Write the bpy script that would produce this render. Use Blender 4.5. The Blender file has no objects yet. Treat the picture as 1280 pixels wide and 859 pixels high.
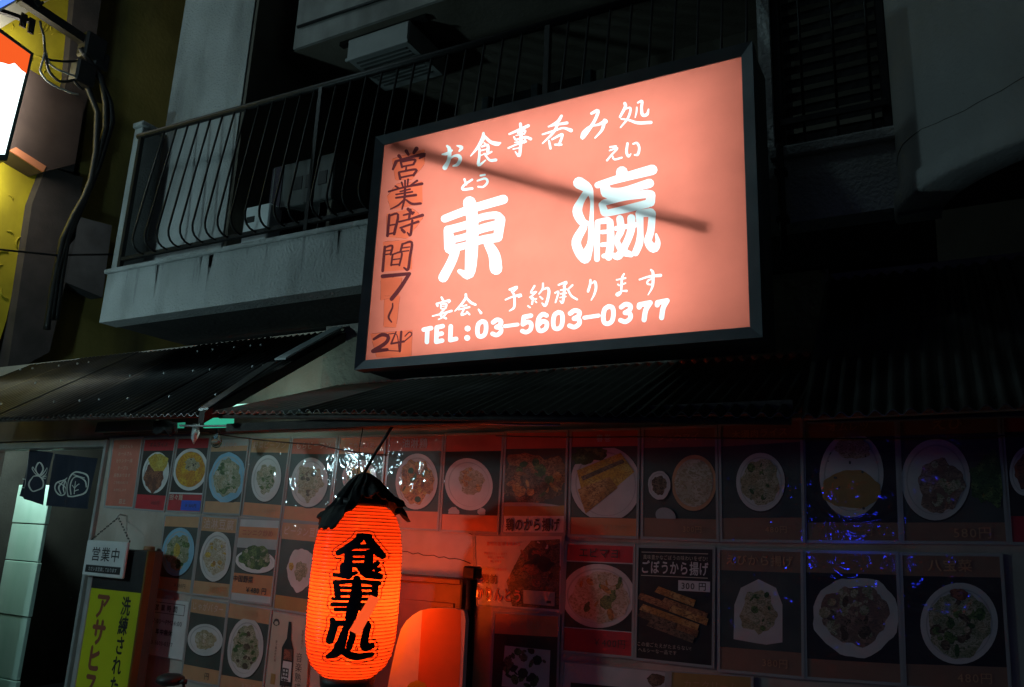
import bpy, math, random
from math import radians as R_, sin, cos, pi, sqrt
from mathutils import Vector, Matrix, noise
from mathutils.geometry import delaunay_2d_cdt
import numpy as np

random.seed(7)
scn = bpy.context.scene
col = scn.collection

# ------------------------------------------------------------------ camera
F_PX, YAW, PIT, ROL = 983.76, R_(-29.188), R_(13.745), R_(2.449)
CAM = Vector((0, -3.6, 1.6))
_f = Vector((sin(YAW) * cos(PIT), cos(YAW) * cos(PIT), sin(PIT)))
_r = Vector((cos(YAW), -sin(YAW), 0))
_u = _r.cross(_f)
R2 = cos(ROL) * _r + sin(ROL) * _u
U2 = -sin(ROL) * _r + cos(ROL) * _u
cd = bpy.data.cameras.new('camera')
cd.sensor_width = 36
cd.lens = 36 * F_PX / 1280
cd.clip_start = 0.05
cd.clip_end = 500
cam = bpy.data.objects.new('camera', cd)
col.objects.link(cam)
cam.matrix_world = Matrix(((R2.x, U2.x, -_f.x, CAM.x), (R2.y, U2.y, -_f.y, CAM.y), (R2.z, U2.z, -_f.z, CAM.z), (0, 0, 0, 1)))
scn.camera = cam

# ------------------------------------------------------------------ night sky, moonlight, exposure
MOON_EL, MOON_AZ = 52, -48            # from the front left of the facade
world = bpy.data.worlds.new('World')
scn.world = world
world.use_nodes = True
nt = world.node_tree
bg = nt.nodes['Background']
sky = nt.nodes.new('ShaderNodeTexSky')
sky.sky_type = 'NISHITA'
sky.sun_disc = False
sky.sun_elevation = R_(MOON_EL)
sky.sun_rotation = R_(180 - MOON_AZ)
nt.links.new(sky.outputs[0], bg.inputs[0])
bg.inputs[1].default_value = 0.0026
sd = bpy.data.lights.new('moon', 'SUN')
sd.energy = 0.055
sd.angle = R_(6)
sd.color = (0.62, 0.95, 1.0)
so = bpy.data.objects.new('moon', sd)
col.objects.link(so)
_dir = Vector((-sin(R_(-MOON_AZ)) * cos(R_(MOON_EL)), -cos(R_(MOON_AZ)) * cos(R_(MOON_EL)), sin(R_(MOON_EL))))
so.rotation_euler = _dir.to_track_quat('Z', 'Y').to_euler()
so.location = (-6, -10, 12)
scn.view_settings.view_transform = 'Standard'
scn.view_settings.look = 'None'
scn.view_settings.exposure = 0
scn.view_settings.gamma = 1
scn.cycles.max_bounces = 8
scn.cycles.transparent_max_bounces = 12
scn.cycles.sample_clamp_indirect = 4
scn.cycles.caustics_reflective = False
scn.cycles.caustics_refractive = False

# ------------------------------------------------------------------ geometry helpers
def ray(px, py):
    px, py = float(px), float(py)
    return _f + (px - 640) / F_PX * R2 - (py - 429.5) / F_PX * U2
def W(px, py, y=0.0):
    d = ray(px, py)
    return CAM + d * ((y - CAM.y) / d.y)
def WX(px, py, x):
    d = ray(px, py)
    return CAM + d * ((x - CAM.x) / d.x)
def WZ(px, py, z):
    d = ray(px, py)
    return CAM + d * ((z - CAM.z) / d.z)

class MB:
    def __init__(s):
        s.v, s.f, s.m, s.sm = [], [], [], []
        s.mats = []
        s.cur = 0
        s.smooth = False
    def use(s, mat):
        if mat not in s.mats:
            s.mats.append(mat)
        s.cur = s.mats.index(mat)
        return s
    def vert(s, p):
        s.v.append(tuple(p)); return len(s.v) - 1
    def face(s, idx):
        s.f.append(tuple(idx)); s.m.append(s.cur); s.sm.append(s.smooth)
    def poly(s, pts):
        s.face([s.vert(p) for p in pts])
    def box(s, x0, x1, y0, y1, z0, z1, b=0.0):
        if b > 0:
            b = min(b, (x1 - x0) * .45, (y1 - y0) * .45, (z1 - z0) * .45)
            # chamfered box: three slabs of corners
            P = {}
            for ix, X in enumerate((x0, x1)):
                for iy, Y in enumerate((y0, y1)):
                    for iz, Z in enumerate((z0, z1)):
                        sx, sy, sz = (1, -1)[ix], (1, -1)[iy], (1, -1)[iz]
                        P[ix, iy, iz, 0] = s.vert((X, Y + sy * b, Z + sz * b))
                        P[ix, iy, iz, 1] = s.vert((X + sx * b, Y, Z + sz * b))
                        P[ix, iy, iz, 2] = s.vert((X + sx * b, Y + sy * b, Z))
            for a in range(3):
                o1, o2 = [k for k in range(3) if k != a]
                for e in (0, 1):
                    q = []
                    for (i, j) in ((0, 0), (1, 0), (1, 1), (0, 1)):
                        k = [0, 0, 0]; k[a] = e; k[o1] = i; k[o2] = j
                        q.append(P[k[0], k[1], k[2], a])
                    s.face(q)
            for a in range(3):
                o1, o2 = [k for k in range(3) if k != a]
                for i in (0, 1):
                    for j in (0, 1):
                        k0 = [0, 0, 0]; k1 = [0, 0, 0]
                        k0[a] = 0; k1[a] = 1
                        k0[o1] = k1[o1] = i; k0[o2] = k1[o2] = j
                        s.face([P[(*k0, o1)], P[(*k1, o1)], P[(*k1, o2)], P[(*k0, o2)]])
            for ix in (0, 1):
                for iy in (0, 1):
                    for iz in (0, 1):
                        s.face([P[ix, iy, iz, 0], P[ix, iy, iz, 1], P[ix, iy, iz, 2]])
            return s
        i = [s.vert((x, y, z)) for x in (x0, x1) for y in (y0, y1) for z in (z0, z1)]
        for q in ((0, 1, 3, 2), (4, 6, 7, 5), (0, 4, 5, 1), (2, 3, 7, 6), (0, 2, 6, 4), (1, 5, 7, 3)):
            s.face([i[k] for k in q])
        return s
    def hexa(s, q, d):
        """a slab: quad q (four points) extruded by vector d"""
        d = Vector(d)
        a = [s.vert(p) for p in q]
        b = [s.vert(Vector(p) + d) for p in q]
        n = len(q)
        s.face(a[::-1]); s.face(b)
        for k in range(n):
            s.face([a[k], a[(k + 1) % n], b[(k + 1) % n], b[k]])
        return s
    def tube(s, path, r, n=8, caps=True):
        path = [Vector(p) for p in path]
        rr = r if hasattr(r, '__len__') else [r] * len(path)
        rings = []
        up = None
        for k, p in enumerate(path):
            t = (path[min(k + 1, len(path) - 1)] - path[max(k - 1, 0)])
            if t.length < 1e-9: t = Vector((0, 0, 1))
            t.normalize()
            if up is None:
                up = t.orthogonal().normalized()
            up = (up - t * up.dot(t)).normalized()
            w = t.cross(up)
            rings.append([s.vert(p + (up * cos(2 * pi * a / n) + w * sin(2 * pi * a / n)) * rr[k]) for a in range(n)])
        o = s.smooth; s.smooth = True
        for k in range(len(rings) - 1):
            for a in range(n):
                b = (a + 1) % n
                s.face([rings[k][a], rings[k][b], rings[k + 1][b], rings[k + 1][a]])
        s.smooth = o
        if caps:
            s.face(rings[0][::-1]); s.face(rings[-1])
        return s
    def lathe(s, c, prof, n=48, caps=False):
        c = Vector(c)
        rings = [[s.vert(c + Vector((r * cos(2 * pi * a / n), r * sin(2 * pi * a / n), z))) for a in range(n)] for r, z in prof]
        o = s.smooth; s.smooth = True
        for k in range(len(rings) - 1):
            for a in range(n):
                b = (a + 1) % n
                s.face([rings[k][a], rings[k][b], rings[k + 1][b], rings[k + 1][a]])
        s.smooth = o
        if caps:
            s.face(rings[0][::-1]); s.face(rings[-1])
        return s
    def build(s, name, mat=None, parent=None, origin=None):
        """link as ONE mesh object; origin = world point the object sits at"""
        me = bpy.data.meshes.new(name)
        pw = Vector((0, 0, 0))
        q = parent
        while q is not None:
            pw += q.location; q = q.parent
        if origin is None:
            if parent is not None:
                o = pw
            else:
                xs = np.array(s.v); o = Vector(((xs[:, 0].min() + xs[:, 0].max()) / 2, (xs[:, 1].min() + xs[:, 1].max()) / 2, xs[:, 2].min()))
        else:
            o = Vector(origin)
        me.from_pydata([(a[0] - o.x, a[1] - o.y, a[2] - o.z) for a in s.v], [], s.f)
        if s.mats:
            for m in s.mats: me.materials.append(m)
            me.polygons.foreach_set('material_index', s.m)
        elif mat is not None:
            me.materials.append(mat)
        me.polygons.foreach_set('use_smooth', s.sm)
        me.update()
        ob = bpy.data.objects.new(name, me)
        col.objects.link(ob)
        ob.location = o - pw
        if parent is not None:
            ob.parent = parent
        return ob

def tag(o, label=None, cat=None, group=None, kind=None):
    if label: o['label'] = label
    if cat: o['category'] = cat
    if group: o['group'] = group
    if kind: o['kind'] = kind
    return o
def thing(name, loc, label, cat, group=None):
    o = bpy.data.objects.new(name, None)
    o.empty_display_size = .1
    col.objects.link(o)
    o.location = loc
    return tag(o, label, cat, group)
def dup(o, parent, d):
    c = o.copy(); col.objects.link(c); c.parent = parent; c.location = o.location + Vector(d)
    return c

# ------------------------------------------------------------------ materials
def lin(c):
    return (c[0], c[1], c[2], 1)
def mk(name, c1, c2=None, scale=6.0, rough=.7, bump=0.0, bscale=40.0, coat=0.0, metal=0.0, spec=.5, detail=6, contrast=(.35, .65), stains=None):
    m = bpy.data.materials.new(name); m.use_nodes = True
    n, l = m.node_tree.nodes, m.node_tree.links
    b = n['Principled BSDF']
    b.inputs['Roughness'].default_value = rough
    b.inputs['Metallic'].default_value = metal
    b.inputs['Specular IOR Level'].default_value = spec
    g = n.new('ShaderNodeNewGeometry')
    if c2 is None:
        b.inputs['Base Color'].default_value = lin(c1)
        src = None
    else:
        t = n.new('ShaderNodeTexNoise'); t.inputs['Scale'].default_value = scale; t.inputs['Detail'].default_value = detail
        l.new(g.outputs['Position'], t.inputs['Vector'])
        r = n.new('ShaderNodeValToRGB')
        r.color_ramp.elements[0].position, r.color_ramp.elements[1].position = contrast
        r.color_ramp.elements[0].color, r.color_ramp.elements[1].color = lin(c1), lin(c2)
        l.new(t.outputs['Fac'], r.inputs['Fac'])
        src = r.outputs['Color']
        if stains:
            t2 = n.new('ShaderNodeTexNoise'); t2.inputs['Scale'].default_value = stains[1]; t2.inputs['Detail'].default_value = 8
            mp = n.new('ShaderNodeMapping'); mp.inputs['Scale'].default_value = (1, 1, .22)
            l.new(g.outputs['Position'], mp.inputs['Vector']); l.new(mp.outputs[0], t2.inputs['Vector'])
            r2 = n.new('ShaderNodeValToRGB'); r2.color_ramp.elements[0].position = .5; r2.color_ramp.elements[1].position = .72
            mx = n.new('ShaderNodeMix'); mx.data_type = 'RGBA'
            l.new(t2.outputs['Fac'], r2.inputs['Fac']); l.new(r2.outputs['Color'], mx.inputs[0])
            l.new(src, mx.inputs[6]); mx.inputs[7].default_value = lin(stains[0])
            src = mx.outputs[2]
        l.new(src, b.inputs['Base Color'])
    if bump:
        t3 = n.new('ShaderNodeTexNoise'); t3.inputs['Scale'].default_value = bscale; t3.inputs['Detail'].default_value = 6
        l.new(g.outputs['Position'], t3.inputs['Vector'])
        bp = n.new('ShaderNodeBump'); bp.inputs['Strength'].default_value = 1; bp.inputs['Distance'].default_value = bump
        l.new(t3.outputs['Fac'], bp.inputs['Height']); l.new(bp.outputs[0], b.inputs['Normal'])
    if coat:
        b.inputs['Coat Weight'].default_value = coat
        b.inputs['Coat Roughness'].default_value = .018
        t4 = n.new('ShaderNodeTexNoise'); t4.inputs['Scale'].default_value = 6; t4.inputs['Detail'].default_value = 2.5; t4.inputs['Distortion'].default_value = 1.8
        l.new(g.outputs['Position'], t4.inputs['Vector'])
        bp2 = n.new('ShaderNodeBump'); bp2.inputs['Distance'].default_value = .0085
        l.new(t4.outputs['Fac'], bp2.inputs['Height']); l.new(bp2.outputs[0], b.inputs['Coat Normal'])
    return m
def emit(name, c, s):
    m = bpy.data.materials.new(name); m.use_nodes = True
    n, l = m.node_tree.nodes, m.node_tree.links
    n.remove(n['Principled BSDF'])
    e = n.new('ShaderNodeEmission'); e.inputs[0].default_value = lin(c); e.inputs[1].default_value = s
    l.new(e.outputs[0], n['Material Output'].inputs[0])
    return m
def transl(name, c, transp=0.0, tc=(1, 1, 1), grain=0.0):
    m = bpy.data.materials.new(name); m.use_nodes = True
    n, l = m.node_tree.nodes, m.node_tree.links
    n.remove(n['Principled BSDF'])
    a = n.new('ShaderNodeBsdfTranslucent'); a.inputs[0].default_value = lin(c)
    if grain:
        g = n.new('ShaderNodeNewGeometry'); t = n.new('ShaderNodeTexNoise'); t.inputs['Scale'].default_value = 5; t.inputs['Detail'].default_value = 8
        l.new(g.outputs['Position'], t.inputs['Vector'])
        r = n.new('ShaderNodeValToRGB')
        r.color_ramp.elements[0].position, r.color_ramp.elements[1].position = .35, .6
        r.color_ramp.elements[0].color = lin([k * (1 - grain) for k in c]); r.color_ramp.elements[1].color = lin(c)
        l.new(t.outputs['Fac'], r.inputs['Fac']); l.new(r.outputs[0], a.inputs[0])
    gl = n.new('ShaderNodeBsdfGlossy'); gl.inputs['Roughness'].default_value = .25
    mx = n.new('ShaderNodeMixShader'); mx.inputs[0].default_value = .03
    l.new(a.outputs[0], mx.inputs[1]); l.new(gl.outputs[0], mx.inputs[2])
    out = mx.outputs[0]
    if transp:
        tr = n.new('ShaderNodeBsdfTransparent'); tr.inputs[0].default_value = lin(tc)
        m2 = n.new('ShaderNodeMixShader'); m2.inputs[0].default_value = transp
        l.new(out, m2.inputs[1]); l.new(tr.outputs[0], m2.inputs[2])
        out = m2.outputs[0]
    l.new(out, n['Material Output'].inputs[0])
    return m

M = {}
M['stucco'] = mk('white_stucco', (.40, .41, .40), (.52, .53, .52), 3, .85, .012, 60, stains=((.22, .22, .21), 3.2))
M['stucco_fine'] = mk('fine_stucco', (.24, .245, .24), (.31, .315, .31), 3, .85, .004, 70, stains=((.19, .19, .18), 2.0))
M['plaster'] = mk('rough_plaster', (.34, .31, .27), (.46, .43, .38), 4, .9, .012, 26, stains=((.2, .18, .16), 3))
M['beige'] = mk('beige_wall', (.42, .36, .30), (.52, .46, .40), 5, .85, .002, 60, stains=((.33, .27, .22), 4))
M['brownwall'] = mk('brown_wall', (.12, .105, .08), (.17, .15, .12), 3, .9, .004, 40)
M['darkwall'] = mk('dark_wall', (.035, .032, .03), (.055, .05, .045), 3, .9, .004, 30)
M['concrete'] = mk('concrete', (.26, .25, .23), (.36, .35, .33), 4, .9, .003, 40, stains=((.16, .15, .14), 3))
M['iron'] = mk('black_iron', (.008, .008, .009), (.018, .017, .016), 20, .5, .001, 60, spec=.35)
M['alu'] = mk('dark_aluminium', (.09, .11, .12), (.125, .15, .16), 6, .38, .0006, 50, metal=.5)
M['alu2'] = mk('door_aluminium', (.36, .37, .36), (.44, .45, .44), 8, .45, 0, metal=.3)
M['bodymetal'] = mk('painted_sheet_metal', (.07, .075, .07), (.10, .105, .10), 5, .6, .001, 20)
M['inner'] = mk('white_inside', (.82, .82, .82), rough=.8)
M['corr'] = mk('weathered_corrugated_iron', (.06, .062, .06), (.15, .15, .145), 3.5, .34, .002, 30, metal=.4, stains=((.05, .035, .025), 2.5))
M['corrpale'] = mk('pale_corrugated_sheet', (.42, .46, .45), (.58, .62, .60), 5, .5, .001, 30)
_m = M['corrpale']; _n, _l = _m.node_tree.nodes, _m.node_tree.links
_tr = _n.new('ShaderNodeBsdfTranslucent'); _tr.inputs[0].default_value = (.62, .72, .68, 1)
_mx = _n.new('ShaderNodeMixShader'); _mx.inputs[0].default_value = .55
_l.new(_n['Principled BSDF'].outputs[0], _mx.inputs[1]); _l.new(_tr.outputs[0], _mx.inputs[2]); _l.new(_mx.outputs[0], _n['Material Output'].inputs[0])
M['palemetal'] = mk('pale_flashing', (.42, .46, .45), (.58, .62, .60), 5, .5, .001, 30)
M['wood'] = mk('dark_timber', (.04, .032, .025), (.075, .06, .045), 8, .75, .003, 40)
M['bamboo'] = mk('brown_post_wood', (.26, .13, .055), (.36, .2, .09), 7, .55, .002, 30)
M['glass'] = mk('dark_window_glass', (.012, .014, .016), (.02, .022, .024), 3, .08, spec=.7)
M['white'] = mk('white_plastic', (.62, .66, .66), (.70, .74, .74), 4, .45, .001, 30)
M['whiteboard'] = mk('white_plate', (.55, .57, .56), (.64, .66, .65), 5, .4, .0006, 40, coat=.3)
M['black'] = mk('black_paint', (.010, .010, .011), (.02, .02, .02), 9, .5)
M['rag'] = mk('black_cloth', (.005, .005, .0055), (.014, .014, .015), 9, .85, .004, 50)
M['yellow'] = mk('yellow_panel', (.42, .46, .008), (.50, .53, .01), 3, .45, .0008, 30)
M['amber'] = mk('amber_side', (.11, .065, .008), (.15, .085, .01), 4, .5)
M['red_letter'] = mk('brown_red_letter', (.20, .055, .03), (.24, .07, .04), 6, .5)
M['noren'] = mk('indigo_cloth', (.016, .020, .034), (.024, .029, .048), 5, .95, .002, 120)
M['chalk'] = mk('white_dye', (.55, .55, .5), (.66, .66, .6), 12, .9)
M['mint'] = mk('pale_mint_panel', (.42, .58, .53), (.48, .66, .60), 4, .5, .0006, 20, stains=((.30, .50, .43), 2))
M['teal'] = mk('green_plastic_sheet', (.03, .40, .27), (.05, .5, .34), 6, .4)
M['ywall'] = mk('yellow_stucco', (.44, .36, .012), (.56, .46, .02), 5, .8, stains=((.34, .27, .012), 2))
M['olive'] = mk('olive_wall', (.20, .165, .04), (.27, .22, .06), 2, .9, .005, 20, stains=((.09, .075, .03), 2))
M['umber'] = mk('brown_painted_concrete', (.06, .052, .05), (.09, .075, .072), 4, .85, .003, 40)
M['signbox'] = mk('brown_sign_box', (.045, .031, .028), (.06, .042, .037), 5, .6)
M['asphalt'] = mk('asphalt', (.035, .035, .037), (.06, .06, .06), 12, .85, .004, 90)
M['paving'] = mk('pavement_concrete', (.2, .2, .19), (.27, .27, .26), 6, .85, .002, 50)
# print inks under a wrinkled clear film
def ink(name, c1, c2=None, scale=14, **k):
    return mk('print_' + name, c1, c2 or tuple(x * 1.12 for x in c1), scale, .5, coat=.9, **k)
I = {}
I['orange'] = ink('orange', (.56, .24, .10))
I['rust'] = ink('rust', (.46, .13, .075))
I['tan'] = ink('tan', (.50, .29, .15))
I['ochre'] = ink('ochre', (.36, .235, .07))
I['brown'] = ink('brown', (.26, .155, .10))
I['red'] = ink('red', (.46, .03, .04))
I['pinkred'] = ink('salmon', (.55, .17, .12))
I['blue'] = ink('blue', (.03, .10, .62))
I['dark'] = ink('dark_photo', (.045, .058, .05), (.075, .09, .078), 5)
I['darker'] = ink('black_photo', (.012, .012, .012), (.03, .028, .025), 6)
I['white'] = ink('white', (.62, .64, .63))
I['pale'] = ink('pale', (.46, .50, .50))
I['cream'] = ink('cream', (.50, .46, .36))
I['plate'] = ink('plate', (.50, .53, .52), (.62, .64, .63), 7)
I['plateblue'] = ink('blue_plate', (.17, .42, .60), (.26, .52, .68), 7)
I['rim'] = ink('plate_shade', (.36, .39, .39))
I['paperback'] = ink('paper', (.40, .41, .40))
I['ltext'] = ink('light_letters', (.60, .42, .34))
I['dtext'] = ink('dark_letters', (.05, .04, .04))
def foodink(name, a, b, c, s):
    m = mk('print_food_' + name, a, b, s, .5, coat=.9, detail=9, contrast=(.44, .55))
    n, l = m.node_tree.nodes, m.node_tree.links
    v = n.new('ShaderNodeTexNoise'); v.inputs['Scale'].default_value = s * 2.2; v.inputs['Detail'].default_value = 4; v.inputs['Distortion'].default_value = 2.5; v.inputs['Roughness'].default_value = .65
    g = [x for x in n if x.type == 'NEW_GEOMETRY'][0]
    mp = n.new('ShaderNodeMapping'); mp.inputs['Rotation'].default_value = (.3, .7, .2); mp.inputs['Scale'].default_value = (1, .4, 1.6)
    l.new(g.outputs['Position'], mp.inputs['Vector']); l.new(mp.outputs[0], v.inputs['Vector'])
    r = n.new('ShaderNodeValToRGB'); r.color_ramp.elements[0].position = .48; r.color_ramp.elements[1].position = .58
    l.new(v.outputs['Fac'], r.inputs['Fac'])
    mx = n.new('ShaderNodeMix'); mx.data_type = 'RGBA'
    old = m.node_tree.nodes['Principled BSDF'].inputs['Base Color'].links[0].from_socket
    l.new(r.outputs[0], mx.inputs[0]); l.new(old, mx.inputs[6]); mx.inputs[7].default_value = lin(c)
    l.new(mx.outputs[2], m.node_tree.nodes['Principled BSDF'].inputs['Base Color'])
    return m
FOOD = {
    'egg': foodink('egg', (.55, .38, .04), (.60, .50, .10), (.30, .18, .03), 22),
    'curry': foodink('curry', (.55, .26, .01), (.66, .42, .02), (.40, .15, .01), 16),
    'meat': foodink('meat', (.16, .055, .035), (.32, .12, .06), (.09, .04, .03), 18),
    'greens': foodink('greens', (.05, .12, .03), (.16, .25, .07), (.02, .05, .015), 26),
    'noodle': foodink('noodle', (.38, .34, .20), (.50, .47, .33), (.18, .17, .08), 24),
    'fry': foodink('fry', (.42, .22, .05), (.55, .36, .12), (.20, .10, .03), 15),
    'mixed': foodink('mixed', (.30, .32, .20), (.48, .46, .34), (.10, .15, .06), 28),
    'gyoza': foodink('gyoza', (.45, .43, .32), (.56, .54, .44), (.30, .26, .16), 14),
    'dark': foodink('dark', (.10, .075, .04), (.20, .15, .09), (.04, .03, .02), 20),
    'wings': foodink('wings', (.26, .13, .05), (.40, .22, .09), (.12, .05, .02), 17),
    'sauce': foodink('sauce', (.22, .14, .10), (.34, .24, .17), (.12, .09, .07), 18),
}
# clear film edge
fm = bpy.data.materials.new('clear_film'); fm.use_nodes = True
_n, _l = fm.node_tree.nodes, fm.node_tree.links
_b = _n['Principled BSDF']; _b.inputs['Base Color'].default_value = (.55, .58, .57, 1); _b.inputs['Roughness'].default_value = .15
_t = _n.new('ShaderNodeBsdfTransparent'); _m = _n.new('ShaderNodeMixShader'); _m.inputs[0].default_value = .55
_l.new(_t.outputs[0], _m.inputs[1]); _l.new(_b.outputs[0], _m.inputs[2]); _l.new(_m.outputs[0], _n['Material Output'].inputs[0])
M['film'] = fm
M['film2'] = fm

# ------------------------------------------------------------------ lettering
_gc = {}
def glyph(ch, bold=0.0):
    k = (ch, bold)
    if k not in _gc:
        c = bpy.data.curves.new('glyph', 'FONT'); c.body = ch; c.size = 1; c.offset = bold; c.resolution_u = 3
        c.fill_mode = 'FRONT'
        o = bpy.data.objects.new('glyph', c); col.objects.link(o)
        bpy.context.view_layer.update()
        me = bpy.data.meshes.new_from_object(o, depsgraph=bpy.context.evaluated_depsgraph_get())
        v = [(a.co.x, a.co.y) for a in me.vertices]; f = [tuple(p.vertices) for p in me.polygons]
        bpy.data.objects.remove(o); bpy.data.curves.remove(c); bpy.data.meshes.remove(me)
        if v:
            xs = [a[0] for a in v]; x0, x1 = min(xs), max(xs)
        else:
            x0, x1 = 0, .4
        _gc[k] = (v, f, x0, x1)
    return _gc[k]
def text_layout(s, bold=0.0, track=.06, vertical=False):
    """list of (verts, faces) in em units centred on the origin; returns items, width, height"""
    items = []
    if vertical:
        n = len(s)
        for k, ch in enumerate(s):
            v, f, x0, x1 = glyph(ch, bold)
            cx = (x0 + x1) / 2
            items.append(([(a - cx, b - .37 + (n / 2 - .5 - k) * 1.02) for a, b in v], f))
        return items, 1.0, n * 1.02
    x = 0
    for ch in s:
        if ch == ' ':
            x += .35; continue
        v, f, x0, x1 = glyph(ch, bold)
        wide = ord(ch) > 0x2e80
        adv = 1.0 if wide else (x1 - x0) + .10
        off = x + ((1.0 - (x1 - x0)) / 2 - x0 if wide else .05 - x0)
        items.append(([(a + off, b - .37) for a, b in v], f))
        x += adv + track
    return [([(a - x / 2, b) for a, b in v], f) for v, f in items], x, 1.0
def add_text(mb, mat, s, fn, h, bold=0.0, maxw=None, track=.06, vertical=False, squeeze=1.0, tilt=0.0):
    """fn(x, y) -> world point, x and y in metres on the carrier"""
    bold0, bold = bold, 0.0
    items, w, hh = text_layout(s, bold, track, vertical)
    sx = h * squeeze
    if maxw and w * sx > maxw: sx = maxw / w
    mb.use(mat)
    sh = [(0, 0)] if bold0 < .012 else [(-bold0, 0), (bold0, 0), (0, bold0), (0, -bold0)]
    for j, (ox, oy) in enumerate(sh):
        lift = Vector((0, -.00002 * j, 0))
        for v, f in items:
            b = [mb.vert(fn((a + ox) * sx, (c + oy) * h + tilt * a * sx) + lift) for a, c in v]
            for p in f: mb.face([b[i] for i in p])

# brush strokes: polylines with a width at every point, traced as (x, y, w)
def smooth_stroke(st, sub=4):
    P = np.array(st, float)
    if len(P) < 3:
        t = np.linspace(0, 1, 5)[:, None]
        return P[:1] * (1 - t) + P[-1:] * t
    out = []
    Q = np.vstack([2 * P[0] - P[1], P, 2 * P[-1] - P[-2]])
    for k in range(len(P) - 1):
        a, b, c, d = Q[k], Q[k + 1], Q[k + 2], Q[k + 3]
        # sharp corners stay corners
        for t in np.linspace(0, 1, sub, endpoint=False):
            out.append(.5 * ((2 * b) + (c - a) * t + (2 * a - 5 * b + 4 * c - d) * t * t + (3 * b - a - 3 * c + d) * t ** 3))
    out.append(P[-1])
    o = np.array(out); o[:, 2] = np.maximum(o[:, 2], P[:, 2].min() * .8)
    return o
def outline(st, grow=0.0, cap=5):
    P = st; n = len(P)
    T = np.gradient(P[:, :2], axis=0)
    T /= np.linalg.norm(T, axis=1)[:, None] + 1e-9
    N = np.stack([-T[:, 1], T[:, 0]], 1)
    r = P[:, 2:] / 2 + grow
    L = P[:, :2] + N * r; Rr = P[:, :2] - N * r
    pts = list(L)
    a0 = math.atan2(N[-1][1], N[-1][0])
    for k in range(1, cap):
        a = a0 - pi * k / cap
        pts.append(P[-1, :2] + r[-1] * np.array([cos(a), sin(a)]))
    pts += list(Rr[::-1])
    a0 = math.atan2(-N[0][1], -N[0][0])
    for k in range(1, cap):
        a = a0 - pi * k / cap
        pts.append(P[0, :2] + r[0] * np.array([cos(a), sin(a)]))
    return np.array(pts)
def sdf(pts, strokes):
    d = np.full(len(pts), 1e9)
    for st in strokes:
        for k in range(len(st) - 1):
            a, b = st[k], st[k + 1]
            ab = b[:2] - a[:2]; L = ab @ ab + 1e-12
            t = np.clip(((pts - a[:2]) @ ab) / L, 0, 1)
            q = a[:2] + t[:, None] * ab
            d = np.minimum(d, np.hypot(*(pts - q).T) - (a[2] + (b[2] - a[2]) * t) / 2)
    return d
def cdt(polys, extra=()):
    vs, es = [], []
    for p in list(polys) + list(extra):
        b = len(vs); n = len(p)
        vs += [Vector((float(x), float(y))) for x, y in p]
        es += [(b + k, b + (k + 1) % n) for k in range(n)]
    r = delaunay_2d_cdt(vs, es, [], 0, 1e-4)
    V = np.array([(v.x, v.y) for v in r[0]])
    Fc = np.array([f for f in r[2] if len(f) == 3], int)
    return V, Fc
def inside(poly, pts):
    p = np.array(poly); x, y = pts[:, 0], pts[:, 1]; c = np.zeros(len(pts), bool)
    for k in range(len(p)):
        (x1, y1), (x2, y2) = p[k], p[(k + 1) % len(p)]
        with np.errstate(divide='ignore', invalid='ignore'):
            c ^= ((y1 > y) != (y2 > y)) & (x < (x2 - x1) * (y - y1) / (y2 - y1 + 1e-12) + x1)
    return c
def tile(ox, oy, s, strokes):
    return [[(ox + x / s, oy + y / s, w / s) for x, y, w in st] for st in strokes]

# ================================================================== THE SETTING
g = MB(); g.hexa([(-60, -60, -.16), (60, -60, -.16), (60, 60, -.16), (-60, 60, -.16)], (0, 0, .04))
tag(g.build('road', M['asphalt']), kind='structure')
g = MB(); g.box(-7, 14, -1.6, 6, -.13, 0, .01)
tag(g.build('pavement', M['paving']), kind='structure')

XD = W(138, 551, 0).x                 # outer edge of the door frame
XL = -6.9
# ---------------------------------------------------------------- the building
bld = thing('restaurant_building', (-2.5, 0, 0), 'two storey stucco building with a railed balcony above the menu covered wall', 'building')
w = MB()
w.box(XD - .02, 3.4, 0, .16, 0, 2.80)
w.box(XL, XD - .02, 0, .16, 2.17, 2.80)
w.box(XL - 1.2, XL, 0, .16, 0, 2.80)
w.build('wall', M['beige'], bld)
# plaster patch above the middle awning
w = MB(); w.box(-3.32, -.4, -.03, -.002, 2.30, 2.815); w.build('plaster_wall', M['plaster'], bld)
# cement render line and cracks on the ground floor wall
w = MB()
for (a, b) in (((503, 690), (588, 703)), ((506, 655), (592, 668))):
    p = [W(a[0] + (b[0] - a[0]) * t, a[1] + (b[1] - a[1]) * t + random.uniform(-2, 2), -.0015) for t in np.linspace(0, 1, 14).tolist()]
    w.tube(p, .0022, 5)
w.build('wall_crack', M['wood'], bld)
# timber batten under the awning
w = MB(); w.box(-5.3, 2.6, -.07, -.003, 2.185, 2.275, .006); w.build('batten', M['wood'], bld)

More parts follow.
